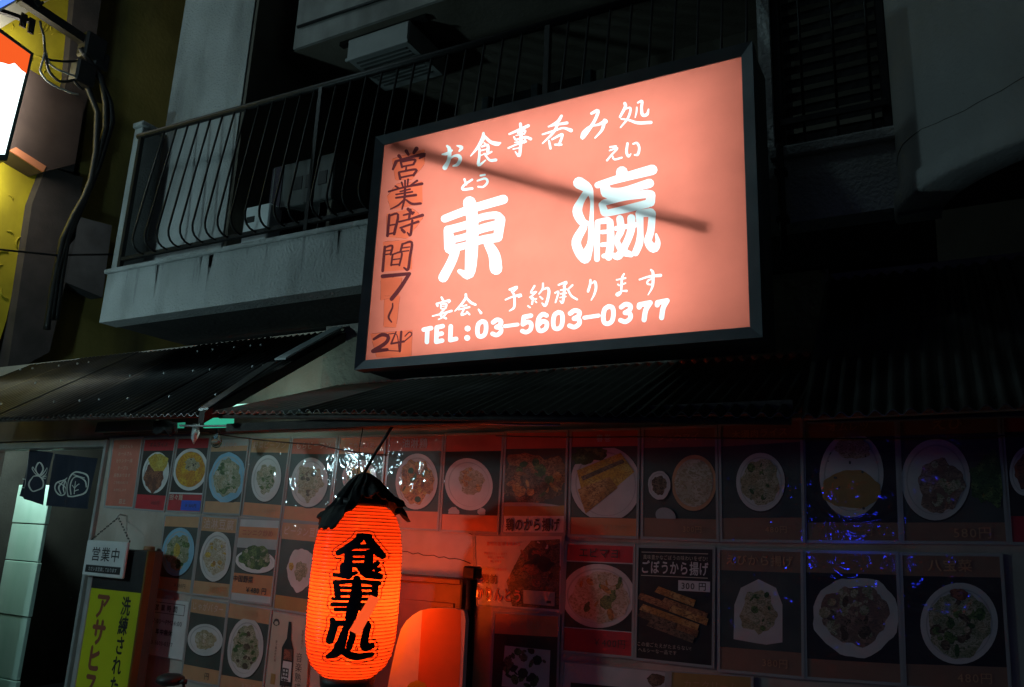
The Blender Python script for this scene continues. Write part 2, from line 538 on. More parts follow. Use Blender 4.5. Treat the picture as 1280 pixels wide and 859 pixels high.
SLAB, LEDGE, YF = 2.825, 3.155, -.6
XB0, XB1 = W(124, 404, YF).x, .035
w = MB()
w.box(XB0, XB1, YF, -.48, SLAB, LEDGE)
w.build('parapet', M['stucco'], bld)
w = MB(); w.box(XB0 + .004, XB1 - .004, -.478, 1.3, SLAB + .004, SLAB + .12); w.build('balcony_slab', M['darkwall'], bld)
w = MB(); w.box(XB0 - .02, -.56, YF - .018, -.46, LEDGE + .001, LEDGE + .03, .006); w.build('coping', M['stucco'], bld)
w = MB()
rs = random.Random(11)
for k in range(34):
    x = XB0 + .15 + rs.random() * 3.9
    h = rs.uniform(.04, .26); wd = rs.uniform(.004, .016); y = YF - .0015
    w.poly([(x - wd, y, LEDGE - .002), (x + wd, y, LEDGE - .002), (x + wd * .6, y, LEDGE - h * .7), (x + wd * .1, y, LEDGE - h), (x - wd * .5, y, LEDGE - h * .6)])
M['streak'] = mk('rain_streak', (.31, .315, .31), (.40, .405, .40), 30, .9, .006, 60)
tag(w.build('rain_streaks', M['streak'], bld), kind='stuff')
# low end wall of the balcony
zt = W(176, 154, YF).z
w = MB()
xa, xb = W(169.5, 160, YF).x, W(181.5, 160, YF).x
w.box(xa - .01, xa + .075, YF + .002, -.425, LEDGE + .031, zt - .03, .005)
w.build('end_wall', M['stucco'], bld)
w = MB(); w.box(xa - .022, xa + .088, YF - .012, -.43, zt - .029, zt + .012, .008); w.build('end_wall_cap', M['stucco'], bld)
# full height wing wall
YC = -.42
cx0, cx1 = W(207, 157, YC).x, W(279, 290, YC).x
w = MB(); w.box(cx0, cx1, YC, 0.95, SLAB + .125, 7.2); w.build('wing_wall', M['stucco'], bld)
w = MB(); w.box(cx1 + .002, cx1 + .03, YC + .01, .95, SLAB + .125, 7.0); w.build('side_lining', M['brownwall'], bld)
# back wall of the loggia with a window
w = MB()
YB = .9
win_x0, win_x1, win_z1 = W(606, 100, YB).x, W(742, 55, YB).x, W(742, 58, YB).z
w.box(cx1 + .03, win_x0, YB, YB + .2, SLAB, 7)
w.box(win_x0, win_x1, YB, YB + .2, win_z1, 7)
w.box(win_x0, win_x1, YB, YB + .2, SLAB, SLAB + .5)
w.box(win_x1, 3.2, YB, YB + .2, SLAB, 7)
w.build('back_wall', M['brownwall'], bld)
win = MB()
for (a, b, c, d) in ((win_x0, win_x0 + .06, SLAB + .5, win_z1), (win_x1 - .06, win_x1, SLAB + .5, win_z1), ((win_x0 + win_x1) / 2 - .03, (win_x0 + win_x1) / 2 + .03, SLAB + .5, win_z1)):
    win.box(a, b, YB - .03, YB + .06, c, d, .006)
win.box(win_x0 + .06, win_x1 - .06, YB - .028, YB + .058, win_z1 - .06, win_z1 - .002, .006)
winf = win.build('window', M['alu'], bld)
for k in (0, 1):
    p = MB(); xm = (win_x0 + win_x1) / 2
    a, b = ((win_x0 + .06, xm - .03), (xm + .03, win_x1 - .06))[k]
    p.box(a, b, YB + .012, YB + .02, SLAB + .5, win_z1 - .06); p.build('pane', M['glass'], winf)
# lintel mouldings over the window
w = MB()
for k in range(3):
    w.box(win_x0 - .5, win_x1 + .02, YB - .05 - .012 * k, YB - .002, win_z1 + .05 + .07 * k, win_z1 + .085 + .07 * k, .004)
w.build('lintel_moulding', M['concrete'], bld)
# vent boxes on the back wall
for (a, b) in (((792, 26), (810, 62)), ((835, 14), (858, 52))):
    q0, q1 = W(*a, YB), W(*b, YB)
    w = MB(); w.box(q0.x, q1.x, YB - .14, YB - .002, q1.z, q0.z, .01); w.build('duct_box', M['concrete'], bld)
q0, q1 = W(786, 66, YB), W(866, 50, YB)
w = MB(); w.box(q0.x, q1.x, YB - .10, YB - .001, q0.z - .02, q0.z + .02, .006); w.build('duct_shelf', M['concrete'], bld)
# upper floor slab edge
YU = -.2
zb = W(372, 60, YU).z; xb_ = W(369, 40, YU).x
w = MB(); w.box(xb_, 3.2, YU, 1.0, zb, 7.0); w.build('upper_slab', M['concrete'], bld)
w = MB(); w.tube([W(372, 34, YU - .012), W(460, 4, YU - .012), W(560, -30, YU - .012)], .012, 6); w.build('slab_groove', M['iron'], bld)
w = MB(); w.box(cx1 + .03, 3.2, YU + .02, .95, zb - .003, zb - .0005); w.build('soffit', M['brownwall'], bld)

# pier and shuttered window right of the sign
px0, px1 = W(947, 60, YF).x, W(961, 60, YF).x
XR = W(1112, 100, YF).x
ZS = W(1040, 179, YF).z
w = MB()
w.box(px0, px1 + .004, YF + .003, -.05, LEDGE + .002, 6.8)
w.build('pier', M['stucco'], bld)
w = MB(); w.box(px1 - .01, XR + .02, YF - .028, -.44, ZS - .035, ZS + .012, .006); w.build('window_sill', M['stucco'], bld)
w = MB()
w.box(px1 + .006, px1 + .04, YF + .03, YF + .07, ZS + .015, 6.6, .004)
w.box(XR - .035, XR - .002, YF + .03, YF + .07, ZS + .015, 6.6, .004)
w.box(px1 + .042, XR - .037, YF + .032, YF + .068, ZS + .015, ZS + .05, .004)
wf = w.build('shutter_window', M['iron'], bld)
for k in range(26):
    z = ZS + .07 + k * .062
    p = MB(); p.hexa([(px1 + .042, YF + .075, z), (XR - .037, YF + .075, z), (XR - .037, YF + .095, z + .05), (px1 + .042, YF + .095, z + .05)], (0, .004, .002))
    p.build('slat', M['rag'], wf)
for k in range(4):
    x = px1 + .12 + k * .125
    p = MB(); p.tube([(x, YF + .02, ZS + .016), (x, YF + .02, 6.5)], .006, 6); p.build('grille_bar', M['iron'], wf)
p = MB(); p.box(px1 + .03, XR - .01, YF + .008, YF + .02, ZS + .12, ZS + .15, .003); p.build('grille_rail', M['iron'], wf)
# rounded balcony at the right
q = [WZ(1137, 279, SLAB - .03), WZ(1185, 241, SLAB - .03), WZ(1280, 226, SLAB - .03)]
XC, RC = XR + 1.06, 1.06
YCc = YF + .02
w = MB()
def arc(r, z, a0=178, a1=362, n=56):
    return [(XC + r * cos(R_(a0 + (a1 - a0) * k / n)), YCc + .62 * r * sin(R_(a0 + (a1 - a0) * k / n)), z) for k in range(n + 1)]
zl = SLAB - .05
prof = [(RC - .13, zl), (RC + .012, zl), (RC + .02, zl + .012), (RC + .02, zl + .075), (RC, zl + .085), (RC, 6.6), (RC - .12, 6.6)]
rows = [[w.vert(p) for p in arc(r, z)] for r, z in prof]
w.smooth = True
for k in range(len(rows) - 1):
    for a in range(len(rows[0]) - 1):
        w.face([rows[k][a], rows[k][a + 1], rows[k + 1][a + 1], rows[k + 1][a]])
w.smooth = False
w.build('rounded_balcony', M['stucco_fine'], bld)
w = MB()
A = arc(RC - .131, zl + .03); c = w.vert((XC, YCc, zl + .03)); idx = [w.vert(p) for p in A]
for k in range(len(idx) - 1): w.face([c, idx[k], idx[k + 1]])
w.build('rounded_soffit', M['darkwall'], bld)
w = MB()
pth = [Vector(p) for p in arc(RC + .0005, SLAB + .16, 183, 330)]
for k, p in enumerate(pth): p.z += .02 * sin(k * .35) + random.uniform(-.004, .004)
w.tube(pth, .0011, 4); w.build('balcony_crack', M['darkwall'], bld)
# drainpipe
x = W(975, 190, YF - .03).x
w = MB(); w.tube([(x, YF - .035, 2.70), (x, YF - .035, ZS + .02)], .014, 8)
for z in (2.82, 3.02): w.box(x - .022, x + .022, YF - .05, YF - .001, z, z + .02)
w.build('drainpipe', M['iron'], bld)

# railing of the balcony: bellied bars
def railz(px, py): return W(px, py, YF).z
ZR = (railz(200, 160) + railz(402, 107)) / 2 - .01
ra = thing('railing', (0, 0, 0), None, None); ra.parent = bld; ra.location = (0, YF, 0)
w = MB(); w.tube([(xa + .05, YF, ZR + .02), (px0 + .02, YF, ZR - .09)], .02, 10); w.build('top_rail', M['iron'], ra)
def rtop(x):
    t = (x - (xa + .05)) / (px0 - xa)
    return ZR + .02 - .11 * t - .01
ZBOT = LEDGE + .085
w = MB(); w.box(xa + .07, px0, YF - .012, YF + .012, ZBOT - .012, ZBOT + .012); w.build('bottom_rail', M['iron'], ra)
tops = [207, 222, 236, 250, 264, 279, 294, 309, 325, 342, 359, 377, 394]
xs_ = [W(p, 160 - (p - 200) * .262, YF).x for p in tops]
step = (xs_[-1] - xs_[0]) / (len(xs_) - 1)
xp1, xp2 = W(403, 107, YF).x, W(684, 80, YF).x
bars = list(xs_)
x = xp1 + step
while x < xp2 - .05:
    bars.append(x); x += step
for p in (711, 736, 763, 790, 816, 846, 875, 905, 936): bars.append(W(p, 30, YF).x)
for x in bars:
    zt_ = rtop(x)
    p = [(x, YF, zt_), (x, YF - .055, (zt_ + ZBOT) / 2 + .03), (x, YF - .10, ZBOT + .095)] + [(x, YF - .025 - .075 * cos(a_) , ZBOT + .075 - .075 * sin(a_)) for a_ in (0, .4, .8, 1.2, 1.57)] + [(x, YF - .008, ZBOT)]
    w = MB(); w.tube(p, .0065, 6); w.build('baluster', M['iron'], ra)
for x in (xa + .085, xp1, xp2):
    w = MB(); w.box(x - .016, x + .016, YF - .014, YF + .014, LEDGE + .031, rtop(x), .003); w.build('post', M['iron'], ra)

# door frame
w = MB()
xi = W(134, 557.5, 0).x
w.box(xi, XD, -.03, .12, 0, 2.155, .004)
w.box(XL, xi - .001, -.028, .118, 2.105, 2.153, .004)
w.box(XL - .06, XL - .001, -.03, .12, 0, 2.155, .004)
w.build('door_frame', M['alu2'], bld)
# interior of the entrance
w = MB()
w.box(XL - 1, XD + .3, 1.9, 2.0, 0, 2.4); w.box(XD + .06, XD + .1, .162, 1.9, 0, 2.4)
w.box(XL - 1.1, XL - 1.0, .162, 1.9, 0, 2.4); w.box(XL - 1, XD + .06, .162, 1.9, 2.36, 2.4)
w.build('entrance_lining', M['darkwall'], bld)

# ---------------------------------------------------------------- awnings of corrugated iron
def corr_sheet(parent, x0, x1, yt, zt0, ye, ze, mat, pitch=.05, amp=.009, name='roof_sheet', dz=0.0, skew=0.0):
    """one sheet between x0 and x1; ze / zt0 are functions of x"""
    n = max(4, int((x1 - x0) / pitch * 6)); w = MB(); w.smooth = True
    L = []
    for side in (0, 1):
        rows = []
        for (y, fz, sk) in ((yt, zt0, skew), ((yt + ye) / 2, None, skew / 2), (ye, ze, 0)):
            row = []
            for k in range(n + 1):
                x = x0 + (x1 - x0) * k / n
                z = fz(x) if fz else (zt0(x) + ze(x)) / 2
                row.append(w.vert((x + sk, y, z + amp * sin(2 * pi * x / pitch) + dz - .002 * side)))
            rows.append(row)
        L.append(rows)
        for r in range(2):
            for k in range(n):
                f = [rows[r][k], rows[r][k + 1], rows[r + 1][k + 1], rows[r + 1][k]]
                w.face(f if side else f[::-1])
    w.smooth = False
    for r in (0, 2):
        for k in range(n):
            w.face([L[0][r][k], L[0][r][k + 1], L[1][r][k + 1], L[1][r][k]])
    return w.build(name, mat, parent)
def lerp_z(a, b):
    return lambda x: a[1] + (b[1] - a[1]) * (x - a[0]) / (b[0] - a[0])
YE = -.9
def eave(px, py, y=YE):
    p = W(px, py, y); return (p.x, p.z)

aw = thing('corrugated_awning', (-4.8, -.45, 2.1), 'long weathered corrugated awning over the entrance and left menu wall', 'awning')
el = lerp_z(eave(20, 523), eave(300, 517)); tl = lambda x: 2.775
x0 = -6.5; x1 = W(262, 497, YE).x
k = 0
nsh = 5
for k in range(nsh):
    a = x0 + (x1 - x0) * k / nsh; b = x0 + (x1 - x0) * (k + 1) / nsh + .05 * (k < nsh - 1)
    corr_sheet(aw, a, b, -.04, tl, YE, el, M['corr'], dz=.008 * (k % 2), skew=.09)
# rafter and bent edge boards at the right end
for (o, wd, zz) in ((-.035, .04, -.06),):
    w = MB(); w.hexa([(x1 + .09 + o, -.04, 2.70), (x1 + .09 + o + wd, -.04, 2.70), (x1 + o + wd, YE - .02, el(x1) - .05), (x1 + o, YE - .02, el(x1) - .05)], (0, 0, .06)); w.build('rafter', M['wood'], aw)
w = MB(); w.hexa([(x1 + .00, -.06, 2.785), (x1 + .085, -.06, 2.785), (x1 + .045, -.46, 2.505), (x1 - .04, -.46, 2.505)], (0, 0, .012)); w.build('edge_board', M['palemetal'], aw)
w = MB(); w.hexa([(x1 - .03, -.52, 2.47), (x1 + .04, -.52, 2.47), (x1 + .0, YE, el(x1) + .02), (x1 - .07, YE, el(x1) + .02)], (0, 0, .012)); w.build('edge_board', M['corr'], aw)
w = MB(); w.tube([(x0, YE + .06, el(x0) + .005), (x1 + .1, YE + .06, el(x1) + .005)], .016, 8); w.build('eave_rail', M['wood'], aw)
w = MB()
for k in range(26):
    for t in (.18, .52, .86):
        if random.random() < .45: continue
        x = x0 + .15 + (x1 - x0 - .2) * (k + .4 * (t > .4)) / 26 + random.uniform(-.03, .03); y = YE + (-.04 - YE) * t
        w.box(x - .007, x + .007, y - .007, y + .007, el(x) + (tl(x) - el(x)) * t + .008, el(x) + (tl(x) - el(x)) * t + .022, .003)
tag(w.build('fixing_bolts', M['alu2'], aw), kind='stuff')

aw2 = thing('corrugated_awning', (-2, -.45, 2.0), 'low flat corrugated awning tucked under the lit sign box', 'awning')
em = lerp_z(eave(280, 515), eave(980, 519))
tm = lambda x: W(380, 486, -.034).z
xs2 = [W(262, 512, YE).x + .02, W(372, 505, YE).x, W(480, 505, YE).x, -1.75, -1.2, W(985, 512, YE).x]
for k in range(5):
    corr_sheet(aw2, xs2[k], xs2[k + 1] + .03, -.035, tm, YE - .0, em, M['corrpale'] if k == 0 else M['corr'], pitch=.055, amp=.010, dz=.006 * (k % 2))
w = MB(); w.tube([(xs2[0], YE + .05, em(xs2[0]) - .012), (xs2[-1], YE + .05, em(xs2[-1]) - .012)], .014, 8); w.build('eave_rail', M['wood'], aw2)
w = MB(); w.box(xs2[0], xs2[-1], YE + .1, YE + .14, em(-2) - .035, em(-2) + .005); w.build('fascia_board', M['wood'], aw2)

aw3 = thing('corrugated_awning', (1, -.45, 2.0), 'steep dark corrugated awning below the rounded balcony', 'awning')
er = lerp_z(eave(985, 522), eave(1275, 508)); tr = lambda x: 2.76
for k in range(5):
    a = xs2[-1] + .04 + k * .62
    corr_sheet(aw3, a, a + .65, -.04, tr, YE - .01, er, M['corr'], dz=.008 * (k % 2))
w = MB(); w.tube([(xs2[-1] + .04, YE + .05, er(-.4) + .01), (2.6, YE + .05, er(2.6) + .01)], .016, 8); w.build('eave_rail', M['wood'], aw3)
w = MB(); w.box(xs2[-1] + .04, 2.6, YE + .1, YE + .14, er(0) - .01, er(0) + .03); w.build('fascia_board', M['wood'], aw3)

# ================================================================== THE LIT SIGN BOX
def proj(p):
    d = Vector(p) - CAM
    z = d.dot(_f)
    return (640 + F_PX * d.dot(R2) / z, 429.5 - F_PX * d.dot(U2) / z)
YS = -1.0
S_ = []
# お 食 事
S_ += tile(540, 120, 8.593, [
 [(162, 538, 24), (188, 575, 42), (180, 690, 40), (138, 770, 54)], [(110, 628, 18), (160, 620, 34), (215, 585, 20)],
 [(175, 695, 18), (230, 648, 22), (285, 645, 40), (303, 680, 40), (275, 735, 36), (228, 752, 18)], [(268, 535, 14), (318, 553, 38), (292, 593, 18)],
 [(553, 400, 26), (545, 460, 44), (490, 555, 32), (415, 645, 13)], [(560, 430, 30), (630, 495, 36), (700, 515, 46), (735, 505, 18)],
 [(562, 505, 18), (580, 525, 18)], [(535, 545, 20), (598, 528, 30), (600, 600, 34)], [(510, 560, 22), (508, 650, 28), (500, 745, 32), (575, 690, 13)],
 [(520, 588, 16), (590, 572, 16)], [(520, 640, 12), (580, 618, 14)], [(560, 620, 16), (620, 690, 28), (685, 688, 34)], [(570, 645, 12), (640, 600, 20)],
 [(830, 410, 22), (900, 380, 28), (1035, 320, 34)], [(950, 300, 32), (958, 400, 34), (950, 550, 32), (935, 645, 30), (895, 600, 12)],
 [(920, 400, 14), (1000, 370, 22), (990, 408, 18)], [(900, 425, 10), (990, 408, 12)], [(880, 440, 18), (905, 470, 22), (1000, 442, 24), (1060, 462, 32)],
 [(1005, 440, 20), (992, 500, 22)], [(890, 500, 14), (1000, 482, 16)], [(820, 560, 20), (900, 525, 18), (1010, 490, 22)], [(870, 572, 13), (930, 560, 14)]])
# 呑 み 処 え い
S_ += tile(670, 110, 8.0, [
 [(255, 280, 28), (215, 340, 32), (130, 385, 14)], [(125, 387, 16), (200, 368, 22), (310, 350, 30)], [(65, 465, 16), (170, 432, 22), (270, 402, 20), (350, 425, 38)],
 [(215, 370, 24), (170, 450, 26), (65, 555, 13)], [(130, 530, 20), (145, 605, 24)], [(160, 515, 18), (250, 467, 26), (262, 482, 24), (230, 570, 24)], [(190, 567, 20), (255, 567, 20)],
 [(555, 255, 28), (620, 228, 34), (590, 320, 30), (520, 430, 34), (462, 505, 28), (470, 445, 24), (540, 385, 20), (620, 368, 24), (695, 335, 46)],
 [(686, 325, 36), (660, 420, 28), (590, 500, 14)],
 [(888, 155, 32), (893, 190, 32), (840, 290, 24)], [(890, 212, 14), (945, 202, 22), (920, 300, 24), (845, 395, 14)], [(850, 310, 13), (930, 322, 22), (1020, 350, 30), (1150, 345, 32)],
 [(1008, 195, 16), (1005, 240, 18), (992, 295, 11)], [(1018, 148, 18), (1060, 132, 28), (1055, 200, 28), (1065, 270, 32), (1110, 265, 30), (1125, 215, 16)],
 [(742, 592, 20), (800, 584, 20)], [(735, 627, 15), (815, 603, 18), (755, 670, 18), (710, 725, 20)], [(760, 672, 14), (785, 715, 20), (858, 697, 18)],
 [(915, 555, 24), (905, 640, 26), (925, 685, 24), (948, 660, 12)], [(970, 560, 16), (1010, 552, 24), (1033, 600, 24), (1018, 665, 26), (985, 670, 14)]])
# と う 東
S_ += tile(540, 200, 5.373, [
 [(218, 130, 16), (230, 165, 14)], [(270, 132, 14), (215, 170, 16), (208, 198, 18), (270, 192, 17)],
 [(325, 105, 13), (355, 100, 14)], [(305, 140, 12), (358, 125, 16), (372, 150, 17), (345, 180, 14), (310, 180, 12)],
 [(85, 395, 52), (260, 330, 56), (480, 265, 62)], [(252, 288, 88), (272, 420, 78), (265, 620, 84), (248, 768, 66), (185, 748, 30)],
 [(108, 470, 60), (122, 592, 80)], [(108, 470, 54), (235, 435, 54), (325, 388, 48), (430, 372, 52), (458, 402, 68)], [(460, 400, 66), (442, 520, 62)],
 [(130, 538, 46), (230, 513, 46), (322, 466, 56), (430, 437, 60)], [(130, 598, 52), (230, 573, 46), (322, 540, 54), (430, 522, 62)],
 [(155, 620, 60), (128, 690, 62), (75, 790, 66)], [(375, 560, 58), (418, 640, 78), (430, 730, 84)]])
# 瀛
S_ += tile(705, 190, 5.727, [
 [(108, 222, 86), (170, 262, 70), (198, 330, 30), (199, 430, 28), (193, 540, 38), (188, 660, 46), (150, 755, 88)],
 [(165, 282, 48), (122, 350, 50), (95, 425, 70), (130, 500, 60), (165, 512, 40)], [(140, 540, 54), (88, 640, 66), (112, 720, 70), (150, 760, 80)],
 [(415, 145, 84), (416, 170, 84)], [(240, 238, 46), (400, 190, 58), (632, 128, 74)], [(292, 245, 72), (302, 290, 78)], [(310, 292, 78), (420, 278, 48), (612, 225, 66)],
 [(272, 378, 50), (290, 432, 58)], [(280, 366, 44), (430, 322, 56), (600, 300, 58)], [(622, 308, 66), (618, 360, 66)], [(300, 440, 48), (420, 414, 54), (600, 370, 58)],
 [(240, 505, 40), (236, 650, 42), (236, 768, 40)], [(240, 500, 36), (315, 490, 48)], [(330, 500, 48), (334, 640, 54), (320, 752, 54)], [(272, 574, 30), (325, 570, 30)], [(272, 665, 32), (325, 660, 32)], [(285, 745, 34), (322, 742, 34)],
 [(400, 478, 52), (408, 560, 52), (380, 640, 40), (425, 712, 56), (480, 735, 40)], [(482, 474, 58), (480, 560, 54), (442, 660, 50), (390, 745, 56), (350, 738, 34)], [(372, 548, 34), (525, 520, 36)],
 [(540, 440, 58), (546, 560, 44), (540, 650, 54), (512, 722, 50)], [(540, 440, 52), (622, 434, 62)], [(632, 440, 52), (622, 560, 52), (602, 640, 56), (642, 690, 66), (672, 650, 40), (660, 590, 16)]])
# 宴会、予約
S_ += tile(535, 345, 8.0, [
 [(135, 215, 20), (150, 242, 24)], [(90, 280, 28), (95, 300, 22)], [(95, 275, 16), (160, 257, 18), (215, 247, 28), (205, 268, 14)], [(125, 287, 14), (185, 280, 16), (178, 322, 16)], [(128, 287, 14), (132, 328, 14), (178, 322, 14)], [(130, 306, 8), (180, 300, 8)],
 [(165, 330, 18), (120, 388, 18), (180, 425, 22)], [(195, 360, 18), (150, 410, 16), (105, 435, 12)], [(45, 402, 14), (130, 380, 18), (235, 350, 24)],
 [(378, 185, 24), (375, 225, 26), (320, 300, 22), (268, 352, 11)], [(385, 222, 22), (430, 267, 26), (475, 288, 22)], [(340, 305, 12), (385, 292, 16)], [(305, 337, 14), (415, 312, 18)], [(360, 332, 16), (335, 390, 20), (400, 367, 16)], [(390, 360, 18), (415, 385, 20)],
 [(505, 335, 15), (530, 370, 28)], [(815, 137, 20), (890, 112, 26), (850, 160, 18)], [(835, 152, 15), (860, 185, 22)], [(775, 238, 17), (850, 207, 18), (930, 192, 32), (905, 213, 13)], [(865, 200, 22), (862, 310, 24), (815, 350, 12)],
 [(1065, 100, 20), (1028, 170, 16), (1085, 157, 16), (1018, 215, 14)], [(1062, 165, 15), (1032, 230, 15), (1085, 230, 14)], [(1052, 220, 17), (1040, 280, 20)], [(1000, 300, 16), (1020, 315, 16)], [(1072, 252, 14), (1085, 265, 15)],
 [(1150, 75, 18), (1145, 130, 18), (1110, 180, 14)], [(1135, 142, 14), (1195, 122, 22), (1210, 160, 28), (1195, 240, 28), (1170, 298, 28), (1140, 272, 12)], [(1120, 207, 15), (1145, 230, 18)]])
# 承ります
S_ += tile(680, 330, 8.0, [
 [(145, 210, 18), (225, 182, 24), (195, 225, 16)], [(205, 215, 22), (200, 300, 27), (185, 388, 24), (160, 370, 11)], [(165, 262, 13), (225, 252, 13)], [(165, 300, 13), (225, 291, 13)], [(160, 336, 12), (220, 326, 12)], [(110, 290, 15), (145, 280, 18), (115, 385, 16)], [(285, 212, 20), (235, 260, 16)], [(240, 260, 18), (275, 320, 22), (330, 355, 20)],
 [(465, 160, 20), (460, 210, 24), (440, 275, 24)], [(480, 195, 13), (510, 177, 24), (520, 240, 25), (500, 310, 20), (472, 362, 11)],
 [(800, 100, 17), (780, 140, 22), (775, 220, 22), (768, 290, 18), (735, 315, 23), (727, 297, 17), (780, 272, 14), (825, 270, 24)], [(725, 160, 15), (815, 142, 18)], [(740, 205, 16), (755, 215, 13), (815, 192, 16)],
 [(1070, 60, 20), (1090, 90, 28), (1090, 190, 28), (1075, 250, 20), (1040, 310, 9)], [(955, 157, 18), (1050, 127, 22), (1165, 115, 33)], [(1085, 147, 14), (1040, 167, 19), (1036, 200, 19), (1080, 208, 14)]])
# TEL:03-5603-0377 in round strokes
DIG = {'T': [[(0, 0), (1, 0)], [(.5, 0), (.5, 1)]], 'E': [[(.9, 0), (.05, 0)], [(.05, 0), (.05, 1)], [(.05, 1), (.9, 1)], [(.05, .5), (.8, .5)]], 'L': [[(.05, 0), (.05, 1)], [(.05, 1), (.95, 1)]],
 '0': [[(.5, 0), (.12, .12), (0, .5), (.12, .88), (.5, 1), (.88, .88), (1, .5), (.88, .12), (.5, 0)]],
 '3': [[(.02, .12), (.45, 0), (.92, .14), (.85, .38), (.42, .48)], [(.42, .48), (.9, .58), (.95, .85), (.5, 1), (.0, .86)]],
 '5': [[(.9, 0), (.12, 0)], [(.12, 0), (.05, .46)], [(.05, .46), (.5, .36), (.95, .52), (.9, .88), (.45, 1), (.0, .88)]],
 '6': [[(.92, .12), (.5, 0), (.1, .2), (0, .62), (.15, .92), (.5, 1), (.92, .88), (.95, .56), (.5, .44), (.05, .6)]],
 '7': [[(0, .16), (.02, .02)], [(.02, .02), (1, .02)], [(1, .02), (.62, .42), (.5, 1)]], '-': [[(0, 0), (1, 0)]], ':': [[(0, 0), (.02, 0)], [(0, 1), (.02, 1)]]}
def place_digit(ch, x0, x1, y0, y1, w):
    sk = -.13
    out = []
    for st in DIG[ch]:
        o = []
        for u, v in st:
            x = x0 + w / 2 + u * (x1 - x0 - w) + (v - .5) * -(y1 - y0) * .03
            y = y0 + w / 2 + v * (y1 - y0 - w) + (u - .5) * (x1 - x0) * sk
            o.append((510 + x / 3.765, 380 + y / 3.765, w / 3.765))
        out.append(o)
    return out
for ch, a, b, c, d, w_ in (('T', 62, 118, 107, 190, 21), ('E', 122, 176, 97, 186, 21), ('L', 188, 240, 92, 178, 21), ('0', 316, 378, 72, 164, 21), ('3', 388, 450, 64, 157, 21),
        ('5', 528, 592, 48, 143, 21), ('6', 600, 665, 38, 137, 21), ('0', 673, 738, 29, 128, 21), ('3', 750, 820, 20, 120, 22), ('0', 908, 978, 1, 104, 22), ('3', 990, 1060, -10, 95, 22), ('7', 1075, 1150, -14, 87, 24), ('7', 1160, 1230, -24, 77, 24)):
    S_ += place_digit(ch, a, b, c, d, w_)
S_ += [[(510 + 455 / 3.765, 380 + 105 / 3.765, 4.6), (510 + 516 / 3.765, 380 + 97 / 3.765, 4.6)], [(510 + 830 / 3.765, 380 + 65 / 3.765, 5), (510 + 897 / 3.765, 380 + 55 / 3.765, 5)],
       [(510 + 280 / 3.765, 380 + 116 / 3.765, 7.4), (510 + 281 / 3.765, 380 + 116 / 3.765, 7.4)], [(510 + 278 / 3.765, 380 + 160 / 3.765, 7.4), (510 + 279 / 3.765, 380 + 160 / 3.765, 7.4)]]
# 営業時間 7 ～ 24 painted on tape
D_ = tile(470, 170, 6.61, [
 [(190, 165, 22), (205, 185, 16)], [(250, 125, 22), (268, 155, 16)], [(335, 105, 26), (312, 140, 18)], [(165, 215, 22), (140, 275, 14)], [(165, 210, 15), (330, 165, 18), (400, 155, 24), (360, 185, 12)],
 [(205, 217, 14), (215, 258, 14)], [(205, 215, 12), (320, 195, 15), (310, 235, 14)], [(215, 255, 12), (312, 236, 12)], [(190, 305, 15), (200, 355, 16)], [(190, 300, 12), (330, 277, 15), (310, 325, 16)], [(200, 345, 12), (310, 322, 12)], [(250, 258, 11), (246, 292, 11)],
 [(212, 385, 13), (222, 418, 10)], [(240, 370, 13), (240, 420, 10)], [(265, 360, 13), (260, 412, 10)], [(340, 370, 14), (285, 408, 9)], [(105, 460, 12), (230, 425, 12), (380, 395, 18)], [(160, 415, 11), (185, 430, 12)],
 [(200, 460, 10), (282, 440, 11)], [(165, 484, 10), (300, 462, 11)], [(165, 512, 12), (330, 488, 16)], [(240, 435, 15), (235, 520, 15), (215, 605, 10)], [(225, 535, 12), (180, 575, 12), (120, 605, 8)], [(250, 530, 12), (300, 562, 16), (370, 558, 15)],
 [(110, 655, 17), (95, 825, 18)], [(110, 660, 12), (182, 650, 15), (150, 810, 18)], [(105, 740, 10), (165, 730, 10)], [(100, 812, 11), (155, 800, 11)], [(265, 605, 20), (300, 640, 20)], [(228, 655, 11), (312, 632, 14)], [(285, 610, 16), (272, 690, 15)],
 [(190, 710, 12), (280, 687, 12), (385, 655, 20)], [(200, 760, 11), (350, 708, 16)], [(300, 700, 15), (285, 818, 16), (260, 800, 10)], [(215, 775, 18), (235, 795, 18)]])
D_ += tile(455, 290, 5.367, [
 [(140, 100, 13), (125, 262, 14)], [(140, 105, 9), (190, 93, 11), (178, 152, 10)], [(140, 129, 7), (185, 121, 7)], [(140, 153, 7), (178, 147, 7)], [(258, 82, 12), (244, 132, 10)], [(258, 82, 9), (320, 70, 13), (308, 170, 14), (295, 252, 14), (268, 240, 9)], [(250, 109, 7), (305, 101, 7)], [(245, 133, 7), (300, 126, 7)],
 [(192, 152, 10), (182, 224, 10)], [(190, 152, 8), (253, 138, 10), (237, 224, 10)], [(188, 187, 7), (240, 180, 7)], [(182, 222, 8), (235, 217, 8)],
 [(125, 298, 20), (306, 280, 16)], [(304, 282, 17), (240, 380, 20), (185, 450, 20)], [(192, 480, 7), (190, 510, 9), (165, 570, 11), (185, 605, 7)],
 [(65, 720, 12), (120, 690, 18), (162, 703, 18), (145, 745, 18), (60, 800, 20)], [(62, 800, 20), (155, 790, 16)], [(215, 670, 7), (182, 750, 9)], [(182, 750, 9), (268, 735, 11)], [(250, 670, 12), (240, 800, 12)], [(275, 700, 6), (305, 672, 7), (320, 690, 7), (270, 735, 6)], [(165, 685, 5), (220, 690, 5), (235, 798, 5)], [(150, 795, 5), (235, 800, 5)]])
